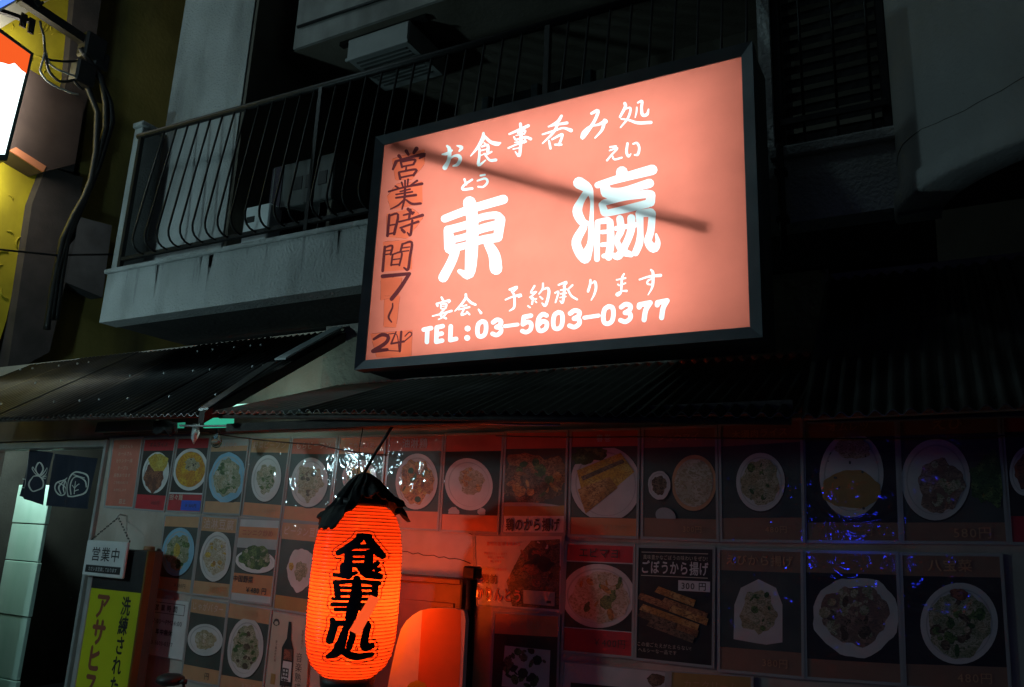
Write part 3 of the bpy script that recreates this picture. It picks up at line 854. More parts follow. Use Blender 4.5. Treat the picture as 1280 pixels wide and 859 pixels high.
T_ = [[(470 + x / 6.61, 170 + y / 6.61) for x, y in p] for p in ([(130, 190), (400, 108), (402, 232), (300, 362), (160, 366)], [(90, 500), (170, 395), (382, 374), (386, 560), (122, 612)], [(88, 645), (300, 596), (392, 672), (262, 848), (86, 836)])]
T_ += [[(455 + x / 5.367, 290 + y / 5.367) for x, y in p] for p in ([(128, 66), (326, 50), (322, 252), (120, 268)], [(112, 300), (256, 306), (236, 420), (112, 462)], [(136, 430), (242, 426), (216, 642), (130, 640)], [(42, 682), (326, 656), (318, 846), (84, 842)])]
E_ = []
for p in T_:
    q = p + p[:1]
    for k in range(len(p)):
        if random.random() < .8:
            (x0, y0), (x1_, y1_) = q[k], q[k + 1]
            E_.append([(x0 + (x1_ - x0) * t + random.uniform(-.35, .35), y0 + (y1_ - y0) * t + random.uniform(-.35, .35), random.uniform(.2, .5)) for t in np.linspace(0.05, random.uniform(.5, .95), 5)])

ins = [W(x, y, YS) for x, y in ((481.3, 181.5), (926.1, 72.7), (939.1, 406), (457.3, 453.3))]
SX0, SX1 = (ins[0].x + ins[3].x) / 2, (ins[1].x + ins[2].x) / 2
SZ1, SZ0 = (ins[0].z + ins[1].z) / 2, (ins[2].z + ins[3].z) / 2
sign = thing('lightbox_sign', ((SX0 + SX1) / 2, YS + .1, SZ0), 'large lit salmon red sign box with white brush lettering and a phone number', 'sign', None)
MSR = transl('lit_red_face', (.71, .20, .138), grain=.10)
MSW = transl('lit_white_face', (.72, .88, .90))
MSD = transl('lit_painted_stroke', (.11, .024, .028))
MST = transl('lit_tape', (.76, .155, .075), grain=.15)
MSE = transl('lit_tape_edge', (.30, .06, .035))
sw = [smooth_stroke(s) for s in S_]; sdk = [smooth_stroke([(x, y, w_ * 1.38) for x, y, w_ in s]) for s in D_]; sed = [np.array(s) for s in E_]
rect = [proj((x, YS, z)) for x, z in ((SX0 - .012, SZ1 + .012), (SX1 + .012, SZ1 + .012), (SX1 + .012, SZ0 - .012), (SX0 - .012, SZ0 - .012))]
V, Fc = cdt([rect], [outline(s) for s in sw + sdk] + [outline(s, cap=3) for s in sed] + T_)
cen = V[Fc].mean(1)
keep = inside(rect, cen)
mi = np.zeros(len(Fc), int)
for p in T_: mi[inside(p, cen)] = 3
mi[sdf(cen, sed) < 0] = 4
mi[sdf(cen, sdk) < 0] = 2
mi[sdf(cen, sw) < 0] = 1
w = MB()
for m in (MSR, MSW, MSD, MST, MSE): w.use(m)
for x, y in V: w.vert(W(x, y, YS))
for f, k, ok in zip(Fc, mi, keep):
    if ok:
        w.cur = int(k); w.face(f[::-1])
w.build('sign_face', None, sign)
# frame: four mitred aluminium strips
def strip(name, a, b, c, d, y0, y1, mat, parent):
    w = MB(); w.hexa([(p[0], y0, p[1]) for p in (a, b, c, d)], (0, y1 - y0, 0)); return w.build(name, mat, parent)
fw = .043
o = [(SX0 - fw, SZ1 + fw), (SX1 + fw, SZ1 + fw), (SX1 + fw, SZ0 - fw), (SX0 - fw, SZ0 - fw)]
i_ = [(SX0, SZ1), (SX1, SZ1), (SX1, SZ0), (SX0, SZ0)]
for k in range(4):
    n = (k + 1) % 4
    w = MB()
    yo, yi = YS - .022, YS - .008
    P = [(o[k][0], yo, o[k][1]), (o[n][0], yo, o[n][1]), (i_[n][0], yi, i_[n][1]), (i_[k][0], yi, i_[k][1])]
    e = .0006
    B = [(o[k][0], YS + .05, o[k][1]), (o[n][0], YS + .05, o[n][1]), (i_[n][0], YS - .003, i_[n][1]), (i_[k][0], YS - .003, i_[k][1])]
    a = [w.vert(p) for p in P]; b = [w.vert(p) for p in B]
    w.face(a); w.face([a[3], a[2], b[2], b[3]]); w.face([a[1], a[0], b[0], b[1]]); w.face([b[3], b[2], b[1], b[0]]); w.face([a[0], a[3], b[3], b[0]]); w.face([a[2], a[1], b[1], b[2]])
    w.build('frame_strip', M['alu'], sign)
w = MB()
q = .006; t_ = .012
X0, X1, Z0, Z1, Y0, Y1 = SX0 - fw + q, SX1 + fw - q, SZ0 - fw + q, SZ1 + fw - q, YS + .052, YS + .235
w.box(X0, X0 + t_, YS + .03, Y1, Z0, Z1); w.box(X1 - t_, X1, YS + .03, Y1, Z0, Z1)
w.box(X0 + t_, X1 - t_, YS + .03, Y1, Z0, Z0 + t_); w.box(X0 + t_, X1 - t_, YS + .03, Y1, Z1 - t_, Z1); w.box(X0 + t_, X1 - t_, Y1 - t_, Y1, Z0 + t_, Z1 - t_)
w.build('sign_body', M['bodymetal'], sign)
w = MB()
e = t_ + .003
w.box(X0 + e, X0 + e + .004, YS + .05, Y1 - e, Z0 + e, Z1 - e); w.box(X1 - e - .004, X1 - e, YS + .05, Y1 - e, Z0 + e, Z1 - e)
w.box(X0 + e, X1 - e, YS + .05, Y1 - e, Z0 + e, Z0 + e + .004); w.box(X0 + e, X1 - e, YS + .05, Y1 - e, Z1 - e - .004, Z1 - e); w.box(X0 + e, X1 - e, Y1 - e - .004, Y1 - e, Z0 + e, Z1 - e)
w.build('white_lining', M['inner'], sign)
MT = emit('fluorescent_tube', (.92, 1.0, 1.0), 8.3)
for k in range(4):
    z = SZ0 + (SZ1 - SZ0) * (.14 + .24 * k)
    w = MB(); w.tube([(SX0 + .16, YS + .15, z), (SX1 - .15, YS + .15, z)], .015, 8); w.build('fluorescent_tube', MT, sign)
w = MB()
a, b = W(494, 187, YS + .034), W(884, 289, YS + .024)
w.tube([a, b], [.029, .020], 10); w.build('fallen_tube', M['bodymetal'], sign)
# brackets to the balcony
for x in (SX0 + .2, SX1 - .2):
    for z in (SZ0 + .55, SZ1 - .08):
        w = MB()
        if z < LEDGE: w.box(x - .02, x + .02, Y1 + .001, YF - .001, z - .02, z + .02, .003)
        else: w.box(x - .02, x + .02, Y1 + .001, YF - .015, z - .02, z + .02, .003)
        w.build('bracket', M['iron'], sign)

# ================================================================== THE PAPER LANTERN
LY = -.52
LK = (3.6 + LY) / 2.75 * .785
LC = W(443, 745, LY); LC.z = 0
PR = [(.985, .13), (1.0, .155), (1.03, .195), (1.075, .222), (1.14, .237), (1.25, .242), (1.4, .242), (1.52, .237), (1.6, .222), (1.655, .196), (1.69, .16), (1.705, .12)]
_pz = np.array([p[0] for p in PR]); _pr = np.array([p[1] * LK for p in PR])
zb0 = W(433, 845, LY).z; zt0 = W(452, 632, LY).z
_pz = zb0 + (_pz - .985) / (1.705 - .985) * (zt0 - zb0)
def lr(z): return float(np.interp(z, _pz, _pr))
def lan(px, py, off):
    d = ray(px, py).normalized()
    o = CAM - LC
    h = Vector((d.x, d.y)); s0 = -(o.x * d.x + o.y * d.y) / h.length_squared
    a, b = s0 - .45, s0
    for _ in range(26):
        m_ = (a + b) / 2
        p = CAM + d * m_
        if math.hypot(p.x - LC.x, p.y - LC.y) > lr(p.z) + off: a = m_
        else: b = m_
    return CAM + d * b
lant = thing('paper_lantern', (LC.x, LC.y, zb0 - .03), 'glowing orange red paper lantern with black brush characters, black cloth over its top', 'lantern')
MLP = transl('lantern_paper', (.56, .040, .006), transp=.30, tc=(1, .22, .04), grain=.18)
NR = 50
w = MB(); prof = []
for k in range(NR * 4 + 1):
    z = zb0 + (zt0 - zb0) * k / (NR * 4)
    prof.append((lr(z) - .0035 * (1 - abs(sin(pi * k / 4))), z))
w.lathe((LC.x, LC.y, 0), prof, 64); w.build('paper_shade', MLP, lant)
MRB = mk('lantern_rib', (.10, .008, .004), rough=.7)
w = MB(); w.use(MRB)
for k in range(1, NR):
    z = zb0 + (zt0 - zb0) * k / NR; r = lr(z) + .0006
    ring = [(LC.x + r * cos(2 * pi * a / 40), LC.y + r * sin(2 * pi * a / 40), z) for a in range(41)]
    w.tube(ring, .0019, 4, caps=False)
tag(w.build('ribs', None, lant), kind='stuff')
L_ = tile(380, 580, 6.138, [
 [(420, 550, 38), (502, 555, 38)], [(440, 562, 48), (370, 625, 54), (262, 682, 34)], [(485, 565, 48), (540, 645, 62), (602, 704, 46)], [(375, 632, 34), (505, 634, 34)], [(345, 684, 36), (515, 684, 36)],
 [(342, 690, 54), (336, 852, 56)], [(500, 690, 56), (490, 800, 58)], [(350, 730, 24), (500, 730, 24)], [(360, 778, 30), (500, 775, 34)], [(562, 762, 34), (520, 800, 30)]])
L_ += tile(380, 710, 5.762, [
 [(285, -10, 46), (288, 50, 48)], [(215, 50, 24), (300, 55, 36), (375, 35, 26)], [(400, -6, 38), (450, 40, 50), (548, 62, 38)], [(525, 15, 38), (545, 12, 28)],
 [(220, 104, 28), (380, 98, 28), (540, 110, 34)], [(380, 82, 46), (375, 200, 70), (340, 340, 68), (332, 366, 58)], [(232, 105, 34), (243, 195, 40)], [(240, 142, 22), (500, 147, 22)], [(245, 182, 24), (500, 185, 24)], [(205, 222, 22), (462, 226, 24)], [(202, 264, 28), (445, 268, 26)], [(225, 299, 28), (440, 296, 26)], [(515, 112, 38), (510, 195, 40)],
 [(205, 375, 34), (214, 420, 48), (185, 520, 50)], [(215, 405, 36), (305, 402, 36), (290, 470, 46), (262, 560, 60), (230, 610, 56), (172, 640, 28)], [(240, 560, 46), (300, 612, 50), (380, 640, 50), (490, 622, 32)],
 [(352, 410, 36), (350, 490, 40), (325, 570, 40)], [(352, 412, 26), (460, 400, 30)], [(458, 415, 44), (440, 500, 44), (440, 565, 58), (490, 560, 36)]])
ls = [smooth_stroke(s) for s in L_]
gx = [[(x, 660), (x, 840)] for x in np.arange(400, 500, 5.0)]
ls = [np.column_stack([s[:, :2], s[:, 2] * (1.08 if abs(s[-1, 0] - s[0, 0]) > 3 * abs(s[-1, 1] - s[0, 1]) else 1.24)]) for s in ls]
V, Fc = cdt([outline(s) for s in ls], [outline(s, 3.3) for s in ls] + [outline(s, 4.5) for s in ls] + gx)
cen = V[Fc].mean(1); d = sdf(cen, ls)
w = MB(); w.use(M['black'])
vm = {}
for f, dd in zip(Fc, d):
    if dd < 0 or 3.3 < dd < 4.5:
        for k in f:
            if k not in vm: vm[k] = w.vert(lan(V[k][0], V[k][1], .0028))
        w.face([vm[k] for k in f[::-1]])
tag(w.build('lettering', None, lant), kind='stuff')
tp = [(380 + x / 5.762, 710 + y / 5.762) for x, y in ((480, 195), (545, 222), (400, 487), (325, 450))]
w = MB()
n = 10
for k in range(n):
    t0, t1 = k / n, (k + 1) / n
    a = [tp[0], tp[1]]; b = [tp[3], tp[2]]
    for s0, s1 in ((0, .5), (.5, 1)):
        f = lambda s, t: (tp[0][0] + (tp[1][0] - tp[0][0]) * s + (tp[3][0] + (tp[2][0] - tp[3][0]) * s - tp[0][0] - (tp[1][0] - tp[0][0]) * s) * t, tp[0][1] + (tp[1][1] - tp[0][1]) * s + (tp[3][1] + (tp[2][1] - tp[3][1]) * s - tp[0][1] - (tp[1][1] - tp[0][1]) * s) * t)
        w.poly([lan(*f(s, t), .005) for s, t in ((s0, t0), (s0, t1), (s1, t1), (s1, t0))])
MTP = bpy.data.materials.new('glowing_orange_tape'); MTP.use_nodes = True
b_ = MTP.node_tree.nodes['Principled BSDF']; b_.inputs['Base Color'].default_value = (.2, .02, .004, 1); b_.inputs['Roughness'].default_value = .8; b_.inputs['Emission Color'].default_value = (1, .10, .022, 1); b_.inputs['Emission Strength'].default_value = .95
w.build('tape_patch', MTP, lant)  # own emission stands in for lantern light through the tape
w = MB(); w.lathe((LC.x, LC.y, 0), [(.02, zb0 - .045), (.118, zb0 - .045), (.122, zb0 - .04), (.128, zb0 + .004), (.10, zb0 + .004)], 40); w.build('bottom_ring', M['black'], lant)
w = MB(); w.lathe((LC.x, LC.y, 0), [(.10, zt0 - .004), (.125, zt0 - .004), (.122, zt0 + .03), (.02, zt0 + .03)], 40); w.build('top_ring', M['black'], lant)
w = MB(); w.lathe((LC.x, LC.y, 0), [(.001, zb0 + .47), (.02, zb0 + .47), (.022, zb0 + .53), (.004, zb0 + .54), (.004, zt0)], 12); w.build('bulb_socket', M['black'], lant)
pl = bpy.data.lights.new('lantern_bulb', 'POINT'); pl.energy = 29; pl.color = (1.0, .50, .22); pl.shadow_soft_size = .05
po = bpy.data.objects.new('lantern_bulb', pl); col.objects.link(po); po.parent = lant; po.location = Vector((LC.x, LC.y, zb0 + .34)) - lant.location
# black cloth on top
ZA = W(451, 591, LY).z
edge = [(-210, -.02), (-180, -.05), (-160, -.10), (-140, -.085), (-128, -.07), (-118, -.13), (-108, -.10), (-100, -.12), (-92, -.13), (-84, -.09), (-72, -.03), (-58, .02), (-40, .045), (-20, .05), (0, .01), (20, -.03), (40, -.06), (60, -.03), (90, .0), (120, .0), (150, -.02)]
ea = np.array([e[0] for e in edge]); ez = np.array([e[1] for e in edge])
w = MB(); w.smooth = True
NA, NRR = 120, 20
g_ = []
for k in range(NRR + 1):
    row = []
    t = k / NRR
    for a in range(NA):
        an = -210 + 360 * a / NA
        zed = zt0 + float(np.interp(an, ea, ez))
        fold = 1 + .15 * t * sin(an * .17 + 1) + .10 * t * sin(an * .43 + 4 * t) + .05 * t * sin(an * .9 + 6 * t)
        sideb = 1.0 + .18 * t * max(0, cos(R_(an - 25)))
        r = (.012 + .158 * (t ** .7)) * fold * sideb * (1 + .10 * t * sin(an * .31 + 7 * t) * sin(9 * t))
        drop = t ** 1.15
        z = ZA + (zed - ZA) * drop + .012 * sin(an * .3 + 5 * t) * t
        r = max(r, lr(z) + .012) if z < zt0 else r
        pv = Vector((LC.x + r * cos(R_(an)), LC.y + r * sin(R_(an)), z))
        pv += t * (noise.noise_vector(pv * 9) * .022 + noise.noise_vector(pv * 24) * .010)
        rr_ = math.hypot(pv.x - LC.x, pv.y - LC.y); mn = lr(pv.z) + .010
        if pv.z < zt0 and rr_ < mn: pv.x = LC.x + (pv.x - LC.x) * mn / rr_; pv.y = LC.y + (pv.y - LC.y) * mn / rr_
        row.append(w.vert(pv))
    g_.append(row)
for k in range(NRR):
    for a in range(NA):
        w.face([g_[k][a], g_[k + 1][a], g_[k + 1][(a + 1) % NA], g_[k][(a + 1) % NA]])
w.face(g_[0])
rg = w.build('black_cloth', M['rag'], None, (LC.x, LC.y, zt0))
md = rg.modifiers.new('thick', 'SOLIDIFY'); md.thickness = .004
tag(rg, 'ragged black cloth draped over the top of the glowing lantern', 'cloth')
w = MB(); w.tube([W(455, 592, LY), W(470, 565, LY - .06), W(501, 516, LY - .18)], .008, 6)
w.tube([W(447, 592, LY), W(449, 560, LY - .005), W(455, 527, LY - .01)], .0025, 5)
tag(w.build('hanging_rod', M['iron']), 'thin dark rod and wire slanting from the eave down to the lantern top', 'rod')

# ================================================================== MENU SHEETS ON THE WALL
def clip(poly, quad):
    """convex clip of poly by quad, both in photo coordinates, any winding"""
    q = [np.array(p, float) for p in quad]
    ar = sum(q[k][0] * q[(k + 1) % 4][1] - q[(k + 1) % 4][0] * q[k][1] for k in range(4))
    if ar < 0: q = q[::-1]
    out = [np.array(p, float) for p in poly]
    for k in range(4):
        a, b = q[k], q[(k + 1) % 4]; e = b - a
        side = lambda p: e[0] * (p[1] - a[1]) - e[1] * (p[0] - a[0])
        src, out = out, []
        for i in range(len(src)):
            p, n = src[i], src[(i + 1) % len(src)]
            sp, sn = side(p), side(n)
            if sp >= 0: out.append(p)
            if (sp >= 0) != (sn >= 0): out.append(p + (n - p) * (sp / (sp - sn)))
        if len(out) < 3: return []
    return out
def blob(cx, cy, rx, ry, rot=0, wav=0.0, n=32, seed=0):
    rnd = random.Random(seed); ph = [rnd.uniform(0, 6.28) for _ in range(4)]
    o = []
    for k in range(n):
        a = 2 * pi * k / n
        r = 1 + wav * (.5 * sin(3 * a + ph[0]) + .4 * sin(5 * a + ph[1]) + .35 * sin(8 * a + ph[2]) + .3 * sin(13 * a + ph[3]))
        x, y = rx * r * cos(a), ry * r * sin(a)
        o.append((cx + x * cos(rot) - y * sin(rot), cy + x * sin(rot) + y * cos(rot)))
    return o
YP = -.010
def sheet(name, quad, items, label, cat='poster', group='menu sheets on the wall', y=YP, base=None, film=True, tilt=0.0):
    y = y - random.random() * .006
    P = [W(px, py, y) for px, py in quad]      # TL TR BR BL
    TL, TR, BR, BL = P
    Wm = ((TR - TL).length + (BR - BL).length) / 2; Hm = ((BL - TL).length + (BR - TR).length) / 2
    fn = lambda u, v: (BL * (1 - u) + BR * u) * (1 - v) + (TL * (1 - u) + TR * u) * v
    pxq = lambda u, v: tuple((np.array(quad[3]) * (1 - u) + np.array(quad[2]) * u) * (1 - v) + (np.array(quad[0]) * (1 - u) + np.array(quad[1]) * u) * v)
    w = MB(); w.use(base or I['paperback'])
    w.hexa([P[0], P[1], P[2], P[3]], (0, .002, 0))
    L = [0]
    def lay(): L[0] += 1; return -.00045 * L[0]
    for it in items:
        k = it[0]
        if k == 'r':
            d = lay(); w.use(it[5]); u0, v0, u1, v1 = it[1:5]
            w.poly([fn(u, v) + Vector((0, d, 0)) for u, v in ((u0, v0), (u1, v0), (u1, v1), (u0, v1))])
        elif k in 'ef':
            cx, cy, rx, ry, rot, inkm = it[1:7]
            wav = it[7] if len(it) > 7 else 0
            band = it[8] if len(it) > 8 else (.02, .17, .98, .85)
            d = lay(); w.use(inkm)
            qd = [pxq(*c) for c in ((band[0], band[1]), (band[2], band[1]), (band[2], band[3]), (band[0], band[3]))]
            pts = clip(blob(cx, cy, rx, ry, rot, wav, 40 if k == 'e' else 44, int(cx * 7 + cy)), qd) if wav < .01 else None
            if pts is None:
                c0 = (cx, cy); bl = blob(cx, cy, rx, ry, rot, wav, 44, int(cx * 7 + cy))
                for a in range(len(bl)):
                    t = clip([c0, bl[a], bl[(a + 1) % len(bl)]], qd)
                    if len(t) >= 3: w.poly([W(x, yy, y + d) for x, yy in t][::-1])
            elif len(pts) >= 3:
                w.poly([W(x, yy, y + d) for x, yy in pts][::-1])
        elif k == 'b':                         # scattered pieces of food
            n, cx, cy, rx, ry, inks, sz = it[1:8]
            rnd = random.Random(int(cx * 3 + cy * 5)); d0 = lay()
            band = it[8] if len(it) > 8 else (.02, .17, .98, .85)
            qd = [pxq(*c) for c in ((band[0], band[1]), (band[2], band[1]), (band[2], band[3]), (band[0], band[3]))]
            for j in range(n):
                a, r = rnd.uniform(0, 6.28), sqrt(rnd.random())
                x, yy = cx + rx * r * cos(a), cy + ry * r * sin(a)
                s = sz * rnd.uniform(.5, 1.3); asp = rnd.uniform(.3, 1)
                t = clip(blob(x, yy, s, s * asp, rnd.uniform(0, 3), 0, 7), qd)
                if len(t) >= 3:
                    w.use(inks[j % len(inks)]); w.poly([W(p[0], p[1], y + d0 - .00001 * j) for p in t][::-1])
            L[0] += 1
        elif k == 'q':                         # a flat printed shape
            d = lay(); w.use(it[2]); t = [W(a, b, y + d) for a, b in it[1]]
            w.poly(t[::-1])
        elif k == 't':
            s, cu, cv, h, inkm = it[1:6]
            bold = it[6] if len(it) > 6 else .02
            maxu = it[7] if len(it) > 7 else .9
            vert = it[8] if len(it) > 8 else False
            d = lay()
            ex = (fn(1, cv) - fn(0, cv)) / (fn(1, cv) - fn(0, cv)).length; ez = (fn(cu, 1) - fn(cu, 0)).normalized()
            c = fn(cu, cv) + Vector((0, d, 0))
            add_text(w, inkm, s, lambda a, b: c + ex * a + ez * b, h * Hm, bold, maxu * Wm, vertical=vert)
    c = fn(.5, 0)
    ob = w.build(name, None, None, (c.x, c.y, c.z))
    tag(ob, label, cat, group)
    if film:
        w = MB(); d = Vector((0, -.0016 - .00045 * L[0] * 0, 0)); dd = Vector((0, -.004, 0))
        for (u0, v0, u1, v1) in ((-.012, -.012, .022, 1.012), (.978, -.012, 1.012, 1.012), (.022, -.012, .978, .012), (.022, .988, .978, 1.012)):
            w.hexa([fn(u0, v1) + dd, fn(u1, v1) + dd, fn(u1, v0) + dd, fn(u0, v0) + dd], (0, .006, 0))
        f = w.build('film_edge', M['film'], ob)
    return ob
def dish(head, foot, photo, hv=.15, fv=.16, title=None, price=None, tink=None, pink=None, extra=(), th=.075):
    it = [('r', .02, .01, .98, fv, foot), ('r', .02, 1 - hv, .98, .99, head), ('r', .02, fv, .98, 1 - hv, photo)]
    it += list(extra)
    if title: it.append(('t', title, .5, 1 - hv / 2, th, tink or I['ltext'], .015, .86))
    if price: it.append(('t', price, .68, fv / 2, th * .85, pink or I['dtext'], .01, .5))
    return it
E_ = lambda cx, cy, rx, ry, rot, ink_, wav=0, band=(.02, .17, .98, .85): ('e', cx, cy, rx, ry, rot, ink_, wav, band)
def plate(cx, cy, rx, ry, food, fr=.72, rot=.12, wav=0.0, pl=None, off=(0, 0), band=(.02, .17, .98, .85), bits=None, fw_=.12, n=26):
    pl = pl or I['plate']
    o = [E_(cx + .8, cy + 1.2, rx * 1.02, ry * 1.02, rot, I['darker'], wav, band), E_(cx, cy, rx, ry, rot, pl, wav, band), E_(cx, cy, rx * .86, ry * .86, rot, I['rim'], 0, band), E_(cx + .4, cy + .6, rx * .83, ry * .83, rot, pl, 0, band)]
    if food: o.append(E_(cx + off[0], cy + off[1], rx * fr, ry * fr, rot, FOOD[food], fw_, band))
    if bits: o.append(('b', n, cx + off[0], cy + off[1], rx * fr * .85, ry * fr * .85, bits, max(2.0, rx * .16), band))
    return o
B_ = lambda *k: [FOOD[x] for x in k]
WALLG = 'menu sheets on the wall'
# ---- first row
lines = ['団体さんも', 'お一人さん', 'カウンター席', 'テーブル', '座敷あります', 'ご予約のほどを', 'お待ちします']
sheet('notice_sheet', [(142, 549), (178.6, 547), (166.4, 635.6), (130.5, 633.7)], [('r', .03, .02, .97, .98, I['pinkred'])] + [('t', s, .48, .88 - .105 * k, .06 if k < 5 else .045, I['ltext'], .01, .6) for k, s in enumerate(lines)] + [('t', '店主', .62, .09, .075, I['ltext'], .02)],
      'salmon notice sheet of pale vertical-list lettering beside the door frame', 'notice')
sheet('menu_sheet', [(181, 549), (220.5, 548), (205.5, 639.5), (168, 636.5)], dish(I['red'], I['red'], I['darker'], .17, .21, 'オムライス', '450円', I['dtext'], None, plate(194.5, 591, 16.5, 26, 'meat', .72, .17, 0, I['white'], (-2, 5)) + [E_(198, 578, 12, 11, .3, FOOD['egg'], .1)]), 'red banded menu sheet of an oval dish half red meat half yellow egg')
sheet('menu_sheet', [(223, 548), (263, 547), (251.5, 641), (208, 639)], dish(I['red'], I['red'], I['darker'], .14, .23, None, None, None, None, plate(237.9, 587, 21.5, 26.5, 'curry', .84, .2, 0, I['white'], (0, 0), (.02, .24, .98, .87), None, .02) + [E_(240, 581, 9, 8, .3, FOOD['noodle'], .18), ('b', 9, 238, 580, 8, 6, [I['dtext']], 1.1), ('r', .02, .235, .98, .255, I['white']), ('r', .42, .02, .97, .155, I['blue']), ('t', '担々麺', .25, .19, .085, I['ltext'], .02, .4), ('t', '￥ 500円', .7, .085, .055, I['dtext'], .02, .5)]), 'red menu sheet of yellow curry soup noodles with a blue price patch')
sheet('menu_sheet', [(264.5, 549.5), (312, 547.5), (300, 643.5), (254, 641.5)], dish(I['tan'], I['tan'], I['dark'], .17, .16, '五目炒め', None, None, None, [('r', .02, .90, .98, .995, I['pale'])] + plate(284, 597.4, 22.5, 31.5, 'mixed', .74, .17, .03, I['plateblue'], (0, 0), (.02, .155, .98, .84), B_('greens', 'noodle', 'gyoza'), .12, 36)), 'tan menu sheet of a scalloped bluish plate of stir fry, pale strip on top')
sheet('menu_sheet', [(314.5, 547.5), (364, 547), (351, 649.5), (302.5, 644.5)], dish(I['tan'], I['orange'], I['dark'], .19, .17, '野菜ビーフン', '480円', None, I['tan'], plate(332.8, 598, 18.3, 29.3, 'mixed', .62, .14, 0, None, (0, 0), (.02, .17, .98, .85), B_('greens', 'noodle'), .2, 24), .10), 'tan menu sheet of a slim oval plate with thin pale noodles in its middle')
sheet('menu_sheet', [(366, 547.3), (422.5, 546.5), (410, 655), (353, 650)], dish(I['rust'], I['orange'], I['dark'], .20, .17, 'もちビーフン', None, None, None, plate(386.7, 603, 23, 31, 'noodle', .68, .12, 0, None, (0, 0), (.02, .16, .98, .85), B_('dark', 'noodle', 'mixed'), .2, 34), .09), 'rust topped menu sheet of a wide oval plate heaped with brown bean sprouts')
sheet('menu_sheet', [(425, 546.5), (483, 545.5), (474, 659), (412, 655)], dish(I['orange'], I['orange'], I['dark'], .20, .2, 'ニラ玉炒め', None, None, None, plate(449, 597, 21.5, 22, 'egg', .66, .1, 0, None, (0, 0), (.02, .2, .98, .85), B_('noodle', 'greens'))), 'orange menu sheet of a round plate half hidden behind the black cloth')
sheet('menu_sheet', [(486.7, 545.2), (554.7, 544), (547.7, 663.1), (478, 660)], dish(I['rust'], I['orange'], I['dark'], .17, .19, '油淋鶏', None, I['pale'], None, plate(520.7, 602, 26.2, 35, 'fry', .78, .08, 0, None, (0, 0), (.02, .2, .98, .84), B_('fry', 'egg', 'greens', 'wings'), .14, 30), .11), 'rust menu sheet of fried chicken chunks on an upright oval plate')
sheet('menu_sheet', [(557, 543.6), (629.7, 541.7), (622.7, 666.6), (550, 663.6)], dish(I['rust'], I['orange'], I['darker'], .18, .17, 'チャーハン', None, I['rust'], None, plate(586, 605.5, 29.5, 33, 'noodle', .52, -.35, 0, None, (3, -4), (.02, .18, .98, .84), B_('noodle', 'fry'), .12, 20) + [E_(567, 640, 7, 6, 0, I['rim'], .1, (.02, .18, .98, .84)), E_(602, 640, 5, 5, 0, I['rim'], .1, (.02, .18, .98, .84))]), 'rust menu sheet of a tilted white plate with a small noodle heap')
sheet('menu_sheet', [(632, 540.5), (710, 539), (706.5, 667.5), (626.9, 667.1)], dish(I['rust'], I['white'], I['dark'], .17, .17, 'とりから', None, I['rust'], None, [('r', .02, .17, .98, .27, I['ochre']), E_(668, 596, 40, 30, 0, FOOD['wings'], .2, (.02, .27, .98, .83)), E_(660, 607, 36, 22, .3, FOOD['dark'], .2, (.02, .27, .98, .83)), ('b', 26, 668, 598, 32, 22, B_('wings', 'fry', 'dark', 'greens'), 7, (.02, .27, .98, .83)), E_(648, 637, 60, 9, 0, I['rim'], 0, (.02, .27, .98, .4)), ('t', '鶏のから揚げ', .5, .085, .13, I['dtext'], .03, .86)]), 'menu sheet of fried chicken pieces over a white strip of black lettering')
sheet('menu_sheet', [(713.3, 538.6), (799.5, 536.3), (797.2, 672.2), (711, 669.4)], dish(I['rust'], I['orange'], I['dark'], .16, .17, '春巻', '￥300円', I['pale'], I['tan'], plate(757, 605, 44, 47, None, .7, -.2, 0, None, (0, 0), (.02, .18, .98, .83)) + [E_(736, 567, 22, 13, -.2, FOOD['greens'], .2, (.02, .18, .98, .83)), ('q', [(721, 588), (776, 566), (793, 590), (733, 640)], FOOD['egg']), ('q', [(722, 612), (762, 596), (772, 610), (732, 642)], FOOD['fry']), ('q', [(726, 596), (778, 574), (781, 578), (729, 601)], FOOD['dark'])]), 'rust menu sheet of golden spring rolls stacked across a white plate')
sheet('menu_sheet', [(803, 536.3), (895.6, 533), (898, 676), (802, 672.2)], dish(I['brown'], I['brown'], I['dark'], .18, .18, 'シュウマイ', '300円', I['tan'], I['tan'], plate(867.5, 603.7, 28, 35, 'gyoza', .85, .05, 0, I['tan'], (0, 0), (.02, .18, .98, .83), B_('gyoza', 'noodle', 'gyoza'), .03, 14) + plate(824, 606.6, 14, 18, 'dark', .66, 0, .03, I['plate']) + [E_(832, 645, 13, 10, .4, I['rim'], 0, (.02, .18, .98, .83))]), 'brown menu sheet of steamed dumplings in a round basket with a sauce dish')
sheet('menu_sheet', [(899, 532), (1002, 524), (1005.3, 677), (901, 676)], dish(I['brown'], I['brown'], I['dark'], .19, .19, '木須肉ライス', '480円', I['tan'], I['tan'], plate(950.7, 602.6, 30.5, 36.5, 'noodle', .78, 0, 0, None, (0, 0), (.02, .18, .98, .83), B_('noodle', 'mixed', 'greens'), .1, 26)), 'brown menu sheet of one small round plate centred on dark ground')
sheet('menu_sheet', [(1004, 523), (1120, 518.7), (1126, 678), (1006.5, 677)], dish(I['brown'], I['brown'], I['darker'], .17, .15, 'オムレツ', '円', I['tan'], I['tan'], plate(1064.4, 593.7, 40, 53, None, .78, .03, 0, None, (0, 0), (.02, .15, .98, .84)) + [E_(1064, 612, 37, 24, .03, I['ochre'], .06, (.02, .15, .98, .84)), E_(1066, 560, 22, 14, .1, FOOD['noodle'], .1, (.02, .15, .98, .84)), ('b', 8, 1064, 594, 36, 50, [I['dark']], 2)]), 'brown menu sheet of an upright oval plate with a band of yellow omelette')
